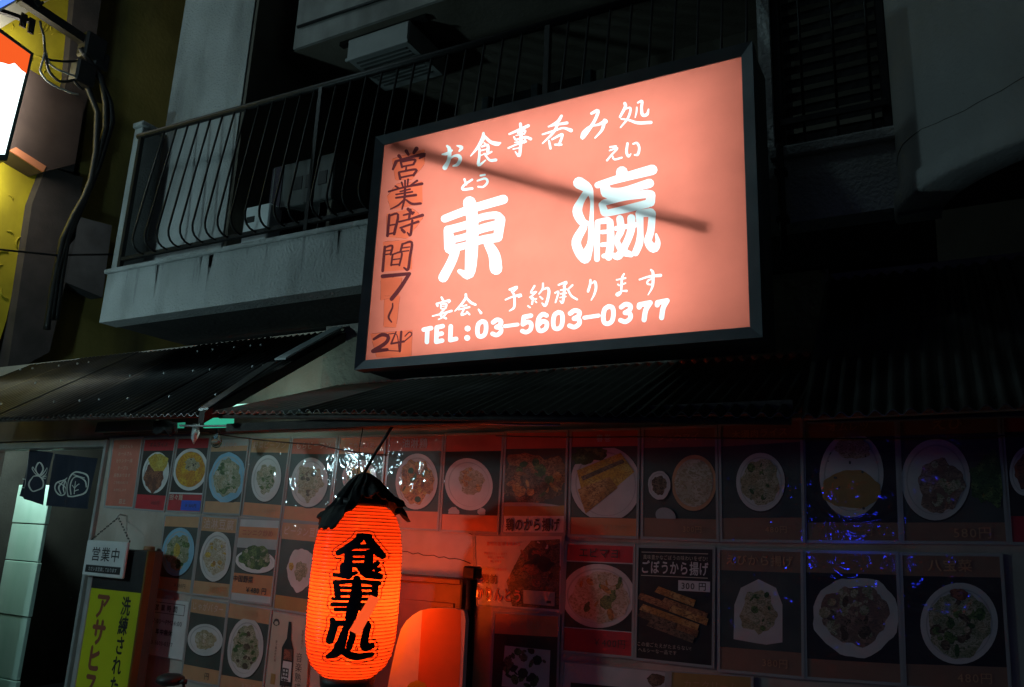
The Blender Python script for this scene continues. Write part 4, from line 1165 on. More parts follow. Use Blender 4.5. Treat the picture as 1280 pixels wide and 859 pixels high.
sheet('menu_sheet', [(1122, 518.5), (1248, 513), (1261, 679), (1128, 678)], dish(I['brown'], I['brown'], I['dark'], .17, .15, 'えび', '580円', I['tan'], I['tan'], plate(1169.8, 599.6, 43, 51, 'sauce', .66, .03, 0, None, (6, 8), (.02, .15, .98, .84), B_('sauce', 'mixed')) + [E_(1236, 600, 22, 32, 0, FOOD['greens'], .2, (.02, .15, .98, .84))], .11), 'brown menu sheet of a large round plate cut by its left edge')
sheet('menu_sheet', [(1252, 513), (1335, 509), (1350, 681), (1264, 679.5)], dish(I['red'], I['red'], I['darker'], .17, .2, None, None, None, None, plate(1284, 589, 22, 31, 'meat', .7)), 'dark red menu sheet cut off by the right edge of the photo')
# ---- second row
sheet('menu_sheet', [(206.7, 644.3), (250.8, 645.5), (238.4, 742.5), (195, 736)], dish(I['tan'], I['tan'], I['dark'], .15, .17, None, '￥380円', None, None, plate(222.4, 690, 20, 30.5, 'mixed', .72, .17, 0, I['plateblue'], (0, 0), (.02, .17, .98, .86), B_('greens', 'mixed', 'greens'), .12, 30) + [E_(221, 688, 4, 9, .1, FOOD['egg'], .1)]), 'tan menu sheet of a sky blue oval plate of greens with an egg')
sheet('menu_sheet', [(253, 645), (298, 648), (286.9, 748), (240, 742.5)], dish(I['tan'], I['tan'], I['dark'], .19, .17, '油淋豆腐', '380円', None, I['orange'], plate(269.5, 695.9, 19.2, 31.2, 'gyoza', .72, .14, .015, None, (0, 0), (.02, .16, .98, .85), B_('egg', 'fry', 'gyoza'), .1, 16), .14), 'tan menu sheet of golden tofu pieces on a scalloped oval plate')
sheet('menu_sheet', [(300, 648), (350.8, 650), (339, 756), (287.6, 750)], [('r', .02, .01, .98, .09, I['pale']), ('r', .02, .90, .98, .99, I['pale']), ('r', .02, .76, .98, .90, I['orange']), ('r', .02, .09, .98, .33, I['orange']), ('r', .02, .33, .98, .76, I['dark']), ('r', .02, .64, .98, .76, I['rim'])] + plate(319.2, 702, 25, 14.5, None, .7, .1, 0, I['white'], (0, 0), (.02, .33, .98, .76)) + [E_(319, 697, 19, 15, 0, FOOD['greens'], .12, (.02, .33, .98, .76)), ('b', 30, 319, 697, 16, 12, B_('greens', 'greens', 'mixed'), 3.4, (.02, .33, .98, .76)), ('t', 'ニンニク炒め', .5, .83, .085, I['rust'], .02, .86), ('t', '中国野菜', .28, .265, .085, I['dtext'], .02, .5), ('t', '￥480 円', .62, .145, .085, I['dtext'], .02, .6)], 'pale edged menu sheet of dark green vegetables heaped on a low plate, priced 480')
sheet('menu_sheet', [(353, 652), (408, 656), (398, 770), (341.5, 761)], dish(I['tan'], I['ochre'], I['dark'], .2, .16, 'ピータン豆腐', None, None, None, [E_(375.5, 712, 16.5, 27, .1, I['plate'], .07), E_(376, 714, 8, 12, .2, FOOD['mixed'], .15), E_(364, 708, 3, 5, 0, FOOD['egg'], .1)], .11), 'tan menu sheet of an angular white plate just left of the lantern')
# ---- third row
sheet('hours_notice', [(183.3, 745.5), (236.7, 752), (228, 826), (174, 816.6)], [('r', .01, .01, .99, .99, I['white']), ('r', .08, .74, .92, .93, I['dtext']), ('r', .09, .75, .91, .92, I['white']), ('t', '営 業 時 間', .5, .835, .12, I['dtext'], .02, .75), ('t', 'AM7:00～PM24:00', .49, .60, .11, I['dtext'], .0, .88), ('t', '年中無休', .52, .42, .11, I['dtext'], .02), ('t', '03-5603-0377', .48, .23, .10, I['dtext'], .0, .88)], 'white paper of opening hours and a phone number under the blue plate sheet', 'notice', None, film=False)
w = MB(); q = [W(x, y, YP - .003) for x, y in ((207, 744), (217, 745), (216, 750), (206, 749))]; w.hexa(q, (0, .001, 0)); tag(w.build('tape_piece', M['film2']), 'short clear tape holding the white opening hours paper by its top edge', 'tape')
sheet('menu_sheet', [(239.5, 747), (285, 754), (273.5, 858), (226.6, 848.7)], dish(I['tan'], I['tan'], I['dark'], .18, .18, 'じゃがバター', '円', I['ltext'], None, plate(256.4, 800, 22, 20, 'noodle', .6, .1, 0, None, (0, 0), (.02, .18, .98, .82), B_('noodle', 'gyoza'), .12, 18), .11), 'tan menu sheet of a wide oval plate of buttered potato')
sheet('menu_sheet', [(286.4, 752.5), (340, 762), (328, 870), (273.5, 861)], dish(I['tan'], I['tan'], I['dark'], .18, .16, 'ナス炒め', '￥350円', I['tan'], I['ltext'], plate(306.8, 810, 22.3, 37.5, 'mixed', .74, .1, .012, None, (0, 0), (.02, .16, .98, .84), B_('greens', 'dark', 'mixed'), .1, 40)), 'tan menu sheet of a big upright oval plate of mottled green stew')
sheet('bottle_poster', [(341.5, 764), (388, 773), (382, 884), (329.5, 872)], [('r', .01, .01, .99, .99, I['cream'])] + [('t', '音楽熟成', .78, .36, .11, I['dtext'], .01, .9, True), ('t', '芳醇な香りと', .83, .74, .035, I['dtext'], .0, .9, True), ('t', '壺で寝かせた酒', .18, .55, .035, I['dtext'], .0, .9, True)] + [E_(345.5, 778, 4, 4.5, 0, I['dtext'], .1, (0, 0, 1, 1)), E_(345.5, 779, 2.4, 2.4, 0, I['cream'], 0, (0, 0, 1, 1)), ('r', .13, .17, .24, .29, I['ochre']),
      ('q', [(361, 777), (364.5, 777.5), (364, 800), (367, 812), (364.5, 859), (349.5, 857), (352.5, 809), (358.5, 798)], I['darker']), ('q', [(355.5, 811), (366, 812), (365, 826), (354.3, 824)], FOOD['meat']), ('q', [(354, 826), (364.8, 828), (363, 853), (351, 850.5)], I['white']), ('t', '田苑', .48, .27, .12, I['dtext'], .03, .3, True)], 'cream poster of a dark sake bottle left of the lantern', 'poster', None, film=False)
# ---- right of the lantern
rows_ = [('t', '素材の旨味を味わう', .35, .88 - 0, .06, I['pinkred'], .02, .6)] + [('t', s, .26, .74 - .055 * k, .038, I['red'], .0, .42) for k, s in enumerate(['黒糖のやさしい甘さと', '香ばしい風味を', '楽しめます', ' ', '手づくりの逸品です'])if s.strip()]
sheet('snack_poster', [(592, 669.4), (705, 669.4), (702.7, 766.6), (594.8, 756)], [('r', .01, .01, .99, .99, I['pale']), ('q', [(633, 727), (652, 690), (664, 676), (700, 674), (699, 762), (640, 758)], FOOD['dark']), ('b', 22, 672, 712, 26, 28, [FOOD['dark'], FOOD['meat'], I['darker']], 9, (.3, .1, .99, .96)), ('b', 8, 676, 686, 14, 9, [I['pale'], I['dtext']], 2.4, (.3, .1, .99, .98)), ('t', '男前', .18, .38, .13, I['dtext'], .05, .3), ('t', 'かりんとう', .28, .17, .19, I['dtext'], .075, .56), ('t', 'かりんとう', .28, .17, .185, I['pinkred'], .035, .545), ('r', .57, .08, .92, .26, I['cream']), ('r', .83, .11, .88, .145, I['dtext'])] + rows_, 'pale poster of dark fried dough sweets with fat pink letters right of the lantern', 'poster', None)
sheet('menu_sheet', [(617.8, 765.5), (700, 769.7), (697, 884), (612, 877)], dish(I['orange'], I['orange'], I['darker'], .24, .02, 'しそ巻き', None, I['tan'], None, [('q', [(631, 807), (688, 813), (686, 864), (627, 858)], I['plate']), ('b', 34, 657, 835, 28, 24, [FOOD['greens'], I['darker'], FOOD['dark']], 5.5, (.1, .02, .9, .62))], .1), 'orange menu sheet of dark leaves on a square plate right of the steel pole')
sheet('menu_sheet', [(707.7, 678.7), (793.7, 681.6), (791.3, 822.2), (702.3, 814.2)], dish(I['red'], I['red'], I['darker'], .17, .22, 'エビマヨ', '￥400円', I['dtext'], I['dtext'], [('r', .02, .825, .98, .835, I['pale']), ('r', .02, .215, .98, .223, I['pale'])] + plate(748, 745, 46, 40, 'gyoza', .8, .05, 0, None, (2, 2), (.02, .225, .98, .825), B_('gyoza', 'noodle', 'fry', 'gyoza', 'greens'), .08, 34), .1), 'red banded menu sheet of creamy prawns on a wide plate, priced 400')
sheet('snack_poster', [(796.7, 683), (893.3, 685.3), (892, 834), (793.7, 823.6)], [('r', .01, .01, .99, .99, I['darker']), ('r', .06, .945, .92, .952, I['cream']), ('r', .06, .735, .92, .742, I['cream']), ('t', '風味豊かなごぼうの味わいをぜひ!', .5, .905, .045, I['cream'], .0, .84), ('t', 'ごぼうから揚げ', .5, .815, .125, I['white'], .02, .88), ('r', .55, .62, .95, .71, I['white']), ('t', '300 円', .75, .665, .075, I['dtext'], .015, .34)] +
      [('q', [(796 + a, 748 + b), (801 + a, 741 + b), (801 + a + L_ * .9, 741 + b + L_ * .33), (798 + a + L_ * .9, 749 + b + L_ * .34)], FOOD[fd]) for a, b, L_, fd in ((0, 0, 60, 'wings'), (3, 14, 78, 'fry'), (8, 24, 72, 'wings'), (22, -8, 52, 'fry'), (30, 6, 60, 'wings'), (12, 34, 62, 'dark'), (40, 16, 50, 'fry'), (0, 22, 50, 'dark'))] + [('t', 'この歯ごたえがたまらない!', .38, .135, .04, I['cream'], .0, .7), ('t', 'ヘルシーな一品です', .3, .085, .04, I['cream'], .0, .5)], 'black poster of fried burdock sticks with white lettering and a 300 yen label', 'poster', None)
sheet('menu_sheet', [(898, 686), (1003, 688.6), (1004.6, 847.5), (898, 838)], dish(I['brown'], I['brown'], I['dark'], .18, .19, 'えびから揚げ', '380円', I['tan'], I['tan'], [('q', [(917, 799), (918, 756), (926, 735), (948, 724), (970, 735), (978, 756), (978, 803), (958, 806), (945, 804)], I['plate']), E_(948, 766, 22, 26, 0, FOOD['noodle'], .14, (.02, .19, .98, .82)), ('b', 28, 948, 764, 20, 24, B_('noodle', 'mixed', 'greens'), 4.5)], .09), 'brown menu sheet of fried food on a white paper with an arched top')
sheet('menu_sheet', [(1004.6, 689.3), (1121.8, 691.6), (1128.8, 855.7), (1007, 847.5)], dish(I['brown'], I['brown'], I['darker'], .17, .15, None, None, None, None, [E_(1070, 771, 54, 50, .1, I['plate'], .045, (.02, .15, .98, .84)), E_(1069, 769, 42, 37, .1, FOOD['sauce'], .1, (.02, .15, .98, .84)), ('b', 44, 1068, 768, 38, 32, B_('sauce', 'dark', 'mixed', 'noodle'), 6.5)]), 'brown menu sheet of a huge wavy rimmed plate of browned meat')
sheet('menu_sheet', [(1125.3, 692.3), (1251.9, 694), (1263.6, 864), (1131, 859)], dish(I['brown'], I['brown'], I['darker'], .17, .17, '八宝菜', '480円', I['tan'], I['tan'], plate(1199, 779.5, 48.5, 51, 'mixed', .8, .1, 0, None, (0, 2), (.02, .12, .98, .85), B_('mixed', 'greens', 'noodle', 'dark'), .08, 40) + [E_(1199, 743, 12, 7, .2, FOOD['meat'], .1)], .1), 'brown menu sheet of mixed vegetables on a round plate, lower right')
sheet('menu_sheet', [(703, 827), (835, 840), (833, 905), (698, 893)], [('r', .01, .01, .99, .99, I['pale']), ('r', .1, .02, .98, .62, I['darker']), E_(768, 866, 8, 6, 0, I['plate'], 0, (0, 0, 1, 1)), E_(820, 850, 11, 8, 0, FOOD['dark'], .1, (0, 0, 1, 1))], 'pale headed poster with a black picture at the bottom edge of the photo', 'poster')
sheet('menu_sheet', [(838, 839.5), (941, 846), (941, 905), (836, 898)], dish(I['ochre'], I['ochre'], I['dark'], .5, .1, 'カニクリーム', None, I['tan'], None, (), .2), 'ochre headed menu sheet half out of the picture under the burdock poster')

# ================================================================== ENTRANCE THINGS
# noren: two hanging halves with dyed vegetables
YN = .10
def nwave(x, z): return YN + .012 * sin(x * 22) + .006 * sin(x * 47 + z * 9)
def cloth(name, q, drawings, label):
    """q = TL TR BR BL in photo coordinates"""
    P = [W(x, y, YN) for x, y in q]
    w = MB(); w.use(M['noren']); w.smooth = True
    nx, nz = 22, 10
    ids = []
    for j in range(nz + 1):
        for i in range(nx + 1):
            u, v = i / nx, j / nz
            p = (P[0] * (1 - u) + P[1] * u) * (1 - v) + (P[3] * (1 - u) + P[2] * u) * v
            p.y = nwave(p.x, p.z); ids.append(w.vert(p))
    for j in range(nz):
        for i in range(nx):
            a = j * (nx + 1) + i
            w.face([ids[a], ids[a + nx + 1], ids[a + nx + 2], ids[a + 1]])
    w.smooth = False
    w.use(M['chalk'])
    for st in drawings:
        s = smooth_stroke(st); o = outline(s, 0, 4); n = len(s)
        T = np.gradient(s[:, :2], axis=0); T /= np.linalg.norm(T, axis=1)[:, None] + 1e-9
        N = np.stack([-T[:, 1], T[:, 0]], 1) * s[:, 2:] / 2
        def mp(p):
            r = W(p[0], p[1], YN); r.y = nwave(r.x, r.z) - .002; return r
        for k in range(n - 1):
            w.poly([mp(s[k, :2] + N[k]), mp(s[k, :2] - N[k]), mp(s[k + 1, :2] - N[k + 1]), mp(s[k + 1, :2] + N[k + 1])])
    c = (P[2] + P[3]) / 2
    ob = w.build(name, None, None, (c.x, YN, c.z))
    return tag(ob, label, 'curtain', 'noren halves in the doorway')
TN = lambda s: tile(0, 540, 4.773, s)
cloth('noren_curtain', [(36, 562), (66.5, 566), (53, 632), (22.8, 620)], TN([[(125, 280, 6), (150, 285, 7), (160, 305, 7), (145, 332, 7), (120, 330, 6)],
  [(205, 265, 6), (185, 295, 7), (182, 325, 7), (200, 355, 7), (240, 335, 7), (248, 300, 7), (235, 265, 7), (205, 265, 6)], [(232, 262, 5), (222, 220, 7), (240, 182, 6), (250, 220, 6), (236, 262, 5)], [(228, 262, 5), (200, 225, 6), (205, 212, 6), (235, 258, 5)], [(240, 262, 5), (270, 215, 6), (278, 232, 6), (245, 268, 5)], [(245, 270, 5), (268, 262, 6), (262, 278, 6), (243, 274, 5)]]), 'left half of the indigo curtain with a white outlined turnip')
cloth('noren_curtain', [(68, 567), (121, 573), (109, 636.4), (59.7, 632.4)], TN([[(375, 285, 6), (345, 305, 7), (335, 340, 7), (355, 378, 7), (382, 360, 7), (386, 315, 7), (375, 285, 6)], [(375, 285, 6), (392, 272, 6)], [(372, 290, 4), (352, 330, 6), (358, 372, 4)], [(376, 292, 4), (368, 335, 6), (372, 368, 4)], [(350, 300, 4), (378, 330, 5), (384, 350, 4)],
  [(415, 385, 8), (405, 340, 8), (412, 290, 8), (435, 250, 9), (470, 240, 9), (505, 252, 9), (520, 285, 9), (512, 335, 9), (490, 370, 8), (450, 385, 8), (415, 385, 8)], [(430, 375, 6), (425, 320, 7), (440, 278, 7), (475, 268, 7), (500, 290, 6), (505, 330, 6)], [(450, 372, 6), (455, 330, 7), (462, 295, 5)], [(455, 340, 5), (435, 318, 5)], [(456, 335, 5), (480, 310, 5)], [(453, 355, 5), (476, 345, 5)], [(440, 255, 6), (470, 262, 6), (500, 275, 5)]]), 'right half of the indigo curtain with a white onion and cabbage')
w = MB(); a, b = W(26, 560, YN + .01), W(128, 571, YN + .01)
w.tube([(a.x, a.y, (a.z + b.z) / 2 + .04), (b.x + .05, b.y, (a.z + b.z) / 2 + .04)], .012, 8); tag(w.build('curtain_rod', M['wood']), 'dark rod carrying the two indigo curtain halves in the doorway', 'rod')
# pale panels seen under the curtain
YI = .72
pr = thing('panel_partition', (W(30, 700, YI).x, YI, 0), 'pale mint panel partition standing inside the doorway below the curtain', 'partition')
x0, x1 = (W(21, 625, YI).x + W(5, 715, YI).x) / 2, (W(58, 640, YI).x + W(47, 720, YI).x) / 2
zs = [W(48, 606, YI).z, W(40, 655, YI).z, W(34, 702, YI).z, W(22, 770, YI).z, W(14, 850, YI).z, 0]
for k in range(5):
    w = MB(); w.box(x0 - .006 * (k % 2), x1 - .012 * (k % 2), YI - .01 + .006 * (k % 2), YI + .03, zs[k + 1] + .005, zs[k] - .004, .004); w.build('panel', M['mint'], pr)
w = MB(); w.box(x0 - .7, x0 - .014, YI - .25, YI - .2, 0, 2.1); tag(w.build('side_board', M['brownwall']), 'dull brown board standing left of the mint partition in the doorway', 'board')
# ceiling light of the entrance, above the curtain
fx = thing('ceiling_light', (x1 - .1, .36, 2.33), 'white ceiling lamp inside the entrance above the curtain', 'lamp')
w = MB(); w.lathe((x1 - .1, .36, 0), [(.08, 2.355), (.085, 2.335), (.07, 2.325), (.001, 2.325)], 24); w.build('lamp_base', M['white'], fx)
ld = bpy.data.lights.new('entrance_lamp', 'POINT'); ld.energy = 36; ld.color = (.70, 1.0, .93); ld.shadow_soft_size = .05
lo = bpy.data.objects.new('entrance_lamp', ld); col.objects.link(lo); lo.parent = fx; lo.location = (0, 0, -.07)

# yellow standing signboard
YY = -.21
yl = thing('yellow_signboard', (W(135, 800, YY).x, YY, 0), 'tall yellow beer signboard with black and brown lettering left of the menu sheets', 'sign')
TLy, TRy, BRy, BLy = [W(x, y, YY) for x, y in ((114.8, 733.5), (173.9, 743.2), (161, 859), (94, 859))]
xl, xr = (TLy.x + BLy.x) / 2, (TRy.x + BRy.x) / 2; ztop = (TLy.z + TRy.z) / 2; zblk = W(150, 687, YY).z
w = MB(); w.box(xl, xr, YY, YY + .004, .12, ztop); w.build('yellow_face', M['yellow'], yl)
w = MB(); w.box(xl - .02, xr + .001, YY - .002, YY + .004, ztop + .002, zblk); w.build('black_header', M['black'], yl)
w = MB(); w.box(xl - .045, xl - .001, YY - .006, YY + .13, .08, zblk + .004, .004); w.build('side_frame', M['alu2'], yl)
w = MB(); w.box(xr + .002, xr + .020, YY - .004, YY + .05, .08, zblk + .004, .004); w.build('side_frame', M['amber'], yl)
w = MB(); w.box(xl - .04, xr + .04, YY + .005, YY + .12, 0, .079); w.box(xl, xr, YY + .005, YY + .12, .08, zblk); w.build('back_case', M['bodymetal'], yl)
w = MB()
Wd = xr - xl
for k, ch in enumerate('洗練された味'):
    c = Vector((xl + Wd * .76, YY - .0015, ztop - .085 - .116 * k)); add_text(w, M['black'], ch, lambda a, b: c + Vector((a, 0, b)), .118, .024, squeeze=.78)
for k, ch in enumerate('アサヒスーパー'):
    c = Vector((xl + Wd * .30, YY - .0015, ztop - .10 - .158 * k)); add_text(w, M['red_letter'], ch, lambda a, b: c + Vector((a, 0, b)), .172, .042, squeeze=.82)
tag(w.build('lettering', None, yl), kind='stuff')
# wooden post behind it
a = W(187, 683, -.07)
w = MB(); w.tube([(a.x, -.07, 0), (a.x, -.07, a.z - .02), (a.x, -.07, a.z)], [.038, .036, .033], 14); tag(w.build('wooden_post', M['bamboo']), 'round brown wooden post standing behind the yellow signboard', 'post')
# OPEN plate
YO = -.26
op = thing('open_plate', tuple(W(132, 721, YO)), 'white plate of black lettering hung on a chain over the yellow signboard', 'sign')
TLo, TRo, BRo, BLo = [W(x, y, YO) for x, y in ((107.8, 675.5), (158.8, 677), (154, 721.4), (102.7, 721.4))]
xl, xr, zt_, zb_ = (TLo.x + BLo.x) / 2, (TRo.x + BRo.x) / 2, (TLo.z + TRo.z) / 2, (BLo.z + BRo.z) / 2
w = MB(); w.use(M['whiteboard']); w.box(xl, xr, YO, YO + .02, zb_, zt_, .006); w.use(M['black']); w.box(xl + .03, xr - .03, YO - .001, YO + .002, zb_ + .022, zb_ + .068)
c = Vector(((xl + xr) / 2 + .01, YO - .001, zt_ - .085)); add_text(w, M['black'], '営業中', lambda a, b: c + Vector((a, 0, b)), .092, .012, (xr - xl) * .86)
c = Vector(((xl + xr) / 2, YO - .0016, zb_ + .045)); add_text(w, M['whiteboard'], 'ただいま営業しております', lambda a, b: c + Vector((a, 0, b)), .028, .0, (xr - xl) * .7)
w.build('plate', None, op)
hk = W(148, 647, -.06)
w = MB()
for (px, py) in ((113, 676), (163, 679)):
    e = W(px, py, YO + .01)
    for k in range(9):
        p = e + (hk - e) * ((k + .5) / 9); d = (hk - e).normalized() * .011
        n = Vector((0, .006, 0)) if k % 2 else d.cross(Vector((0, 1, 0))).normalized() * .006
        w.tube([p - d, p - d * .4 + n, p + d * .4 + n, p + d, p + d * .4 - n, p - d * .4 - n, p - d], .0022, 4, caps=False)
w.build('chain', M['iron'], op)
w = MB(); w.tube([hk + Vector((0, .055, .015)), hk + Vector((0, .01, .02)), hk + Vector((0, -.01, .005)), hk + Vector((0, -.005, -.008))], .005, 6); tag(w.build('wall_hook', M['alu2']), 'small bright metal hook on the wall holding the plate chain', 'hook')
# dark scooter mirror at the bottom
p = W(213, 852, -.5)
mr = thing('scooter_mirror', tuple(p), 'black rounded scooter mirror on a stalk at the lower left edge', 'mirror')
w = MB(); w.smooth = True
w.lathe((p.x, p.y, 0), [(.001, p.z - .02), (.05, p.z - .016), (.075, p.z), (.07, p.z + .022), (.045, p.z + .036), (.001, p.z + .040)], 20); w.build('mirror_head', M['black'], mr)
w = MB(); w.tube([p + Vector((.05, 0, 0)), p + Vector((.10, 0, .01)), p + Vector((.12, .02, -.12)), (p.x + .12, p.y + .05, .55)], .008, 6); w.build('mirror_stalk', M['iron'], mr)
w = MB(); w.lathe((p.x + .105, p.y, 0), [(.002, p.z), (.016, p.z), (.016, p.z + .022), (.002, p.z + .024)], 10); w.build('mirror_knob', M['black'], mr)
# the scooter body it belongs to stays below the frame: a bar down to the pavement
w = MB(); w.tube([(p.x + .12, p.y + .05, .56), (p.x - .25, p.y + .04, .5)], .014, 8); w.tube([(p.x - .05, p.y + .05, .52), (p.x - .08, p.y + .12, .0)], .02, 8); w.build('handlebar', M['iron'], mr)

# dark cupboard, steel pole and rounded board behind the lantern
q0, q1 = W(499, 717, -.05), W(585, 724, -.05)
cb = thing('wall_cupboard', ((q0.x + q1.x) / 2, -.05, 0), 'dark reddish brown cupboard against the wall right of the lantern', 'cupboard')
M['maroon'] = mk('maroon_panel', (.07, .022, .018), (.11, .04, .03), 5, .5, .001, 30)
zt_ = (q0.z + q1.z) / 2
w = MB(); w.box(q0.x - .18, q1.x, -.12, -.004, zt_ - .03, zt_, .005); w.build('cupboard_top', M['maroon'], cb)
w = MB(); w.box(q0.x - .16, q1.x - .02, -.085, -.004, 0, zt_ - .032); w.build('cupboard_body', M['maroon'], cb)
w = MB(); w.box(q0.x - .13, q1.x - .05, -.092, -.086, .1, zt_ - .12, .003); w.build('cupboard_door', M['maroon'], cb)
a = W(590.5, 716, -.22)
sp = thing('steel_pole', (a.x, -.22, 0), 'dark steel pole with a capped top right of the lantern', 'pole')
w = MB(); w.tube([(a.x, -.22, 0), (a.x, -.22, a.z - .03)], .026, 14); w.build('pole_shaft', M['iron'], sp)
w = MB(); w.box(a.x - .036, a.x + .036, -.256, -.184, a.z - .03, a.z + .03, .008); w.build('pole_cap', M['iron'], sp)
w = MB(); w.box(a.x - .07, a.x - .037, -.235, -.205, a.z - .20, a.z - .17, .003); w.box(a.x - .06, a.x - .05, -.225, -.215, a.z - .20, a.z - .04); w.build('pole_bracket', M['iron'], sp)
YR = -.30
rb = [(484, 862), (489, 835), (495, 808), (501, 787), (508, 776), (516, 769), (525, 763.5), (535, 761), (550, 760), (569, 761), (580, 763.5), (582, 775), (580, 812), (577.5, 862), (576, 900), (476, 900)]
w = MB(); w.use(M['white'])
fr_ = [w.vert(W(x, y, YR)) for x, y in rb]; bk = [w.vert(W(x, y, YR) + Vector((0, .03, 0))) for x, y in rb]
w.face(fr_[::-1]); w.face(bk)
for k in range(len(rb)):
    n = (k + 1) % len(rb); w.face([fr_[k], fr_[n], bk[n], bk[k]])
# orange half: lantern light painted onto the white board
M['orange_glow_half'] = mk('orange_glow_paint', (.62, .20, .05), (.68, .25, .07), 3, .4)
w.use(M['orange_glow_half']); w.poly([W(x, y, YR - .001) for x, y in ((528, 762.8), (535, 761.3), (550, 760.4), (568, 761.3), (576, 763), (576, 812), (572, 900), (519, 900))][::-1])
w.use(M['yellow']); w.poly([W(x, y, YR - .0016) for x, y in blob(522, 860, 12, 9, .2, .1, 20)][::-1])
c = W(530, 900, YR)
bd = w.build('rounded_board', None, None, (c.x, YR, c.z)); tag(bd, 'white board with a rounded top and a painted orange lantern glow standing before the dark cupboard', 'board')
w = MB(); z = min(v[2] for v in w.v) if w.v else c.z
w.box(c.x - .2, c.x - .16, YR + .031, YR + .06, 0, c.z + .1); w.box(c.x + .1, c.x + .14, YR + .031, YR + .06, 0, c.z + .1); w.build('support_leg', M['iron'], bd)

# ================================================================== THINGS UNDER THE EAVE
def cable(pts, r, name, label, mat=None, cat='cable', group=None, sag=0.0):
    w = MB(); P = [Vector(p) for p in pts]
    out = []
    for k in range(len(P) - 1):
        for t in np.linspace(0, 1, 7, endpoint=False).tolist():
            q = P[k] + (P[k + 1] - P[k]) * t; q.z -= sag * 4 * t * (1 - t); out.append(q)
    out.append(P[-1]); w.tube(out, r, 5)
    return tag(w.build(name, mat or M['black']), label, cat, group)
YW = -.72
cable([W(225, 532, YW), W(330, 530, YW), W(455, 519, YW), W(560, 526, YW), W(700, 531, YW)], .006, 'overhead_cable', 'pale cable strung under the eave above the menu sheets', M['alu2'], sag=.006)
cable([W(262, 541, -.3), W(400, 556, -.3), W(484, 569, -.3)], .004, 'thin_wire', 'thin red brown wire sagging in front of the first menu row', M['maroon'], sag=.01)
cable([W(620, 545, -.1), W(800, 546, -.1), W(1100, 548, -.1), W(1285, 543, -.1)], .003, 'thin_wire', 'thin black wire crossing the top of the right menu sheets', sag=.004)
w = MB(); q = [W(x, y, -.5) for x, y in ((257, 523), (291, 520), (290, 534), (254, 535))]; w.hexa(q, (0, .012, 0)); tag(w.build('green_sheet', emit('glowing_green_plastic', (.05, .62, .38), .62)), 'bright green plastic sheet glowing as if backlit under the eave', 'plastic sheet')  # emission stands in for light from behind the sheet
el_p = W(300, 512, -.42)
ep = thing('eave_fill_lamp', tuple(el_p), 'small hidden lamp added under the pale awning sheet to light the plaster left of the lantern', 'lamp')
w = MB(); w.tube([el_p + Vector((-.14, 0, .02)), el_p + Vector((.14, 0, .02))], .012, 8); w.build('lamp_tube', emit('eave_fill_tube', (.45, 1.0, .80), 1.2), ep)
w = MB(); w.box(el_p.x - .16, el_p.x + .16, -.435, -.405, el_p.z - .018, el_p.z + .004, .004); w.build('lamp_base', M['white'], ep)
ed = bpy.data.lights.new('eave_fill_light', 'POINT'); ed.energy = 2.3; ed.color = (.62, 1.0, .90); ed.shadow_soft_size = .03  # hidden lamp added to light the plaster through the pale sheet
eo = bpy.data.objects.new('eave_fill_light', ed); col.objects.link(eo); eo.parent = ep; eo.location = (0, -.03, .05)
w = MB(); q = [W(x, y, -.42) for x, y in ((219, 529), (230, 528), (228, 535), (216, 535))]; w.hexa(q, (0, .012, 0)); tag(w.build('green_sheet', emit('glowing_green_scrap', (.04, .45, .28), .5)), 'small green scrap glowing as if backlit between the black cloth and white rag', 'plastic sheet')  # glow of the scrap is put into its emission
w = MB(); q = [W(x, y, -.4) for x, y in ((122, 528), (195, 524), (193, 538), (118, 541))]; w.hexa(q, (0, .02, 0)); tag(w.build('gutter_board', mk('dull_green_board', (.06, .085, .07), (.09, .12, .10), 6, .7)), 'dull grey green board under the eave left of the black rag', 'board')
def rag(name, pts, y, mat, label, seed):
    rnd = random.Random(seed); c = np.mean(np.array(pts), axis=0); w = MB(); w.smooth = True
    n = len(pts); rings = []
    for t in (1, .66, .33):
        rings.append([w.vert(W(c[0] + (p[0] - c[0]) * t, c[1] + (p[1] - c[1]) * t, y - (1 - t) * .05 + rnd.uniform(-.02, .02))) for p in pts])
    m = w.vert(W(c[0], c[1], y - .05))
    for a in range(2):
        for k in range(n): w.face([rings[a][k], rings[a][(k + 1) % n], rings[a + 1][(k + 1) % n], rings[a + 1][k]])
    for k in range(n): w.face([rings[2][k], rings[2][(k + 1) % n], m])
    o = w.build(name, mat); md = o.modifiers.new('thick', 'SOLIDIFY'); md.thickness = .006
    return tag(o, label, 'rag')
rag('hanging_rag', [(193, 527), (205, 525), (222, 529), (222, 541), (214, 546), (209, 541), (203, 540), (196, 543), (192, 540)], -.55, M['rag'], 'black rag hanging under the eave above the curry sheet', 3)
rag('hanging_rag', [(242, 530), (249, 530), (249, 541), (246, 548), (243, 555), (240, 548), (241, 540)], -.55, M['white'], 'thin whitish plastic rag hanging under the eave', 4)
rag('hanging_rag', [(410, 521), (438, 518), (443, 525), (440, 530), (425, 527), (414, 528)], -.68, M['concrete'], 'crumpled grey rag tied to the cable above the lantern', 5)
p = W(271, 551, -.25)
gb = thing('clear_bulb', tuple(p), 'clear glass bulb hanging before the top of the tan stir fry sheet', 'bulb')
gm = bpy.data.materials.new('clear_glass'); gm.use_nodes = True
gbn = gm.node_tree.nodes['Principled BSDF']; gbn.inputs['Transmission Weight'].default_value = 1; gbn.inputs['Roughness'].default_value = .02; gbn.inputs['Base Color'].default_value = (.9, .95, .95, 1)
w = MB(); w.lathe((p.x, p.y, 0), [(.001, p.z - .045), (.02, p.z - .04), (.032, p.z - .018), (.032, p.z + .004), (.02, p.z + .028), (.013, p.z + .045)], 18); w.build('glass', gm, gb)
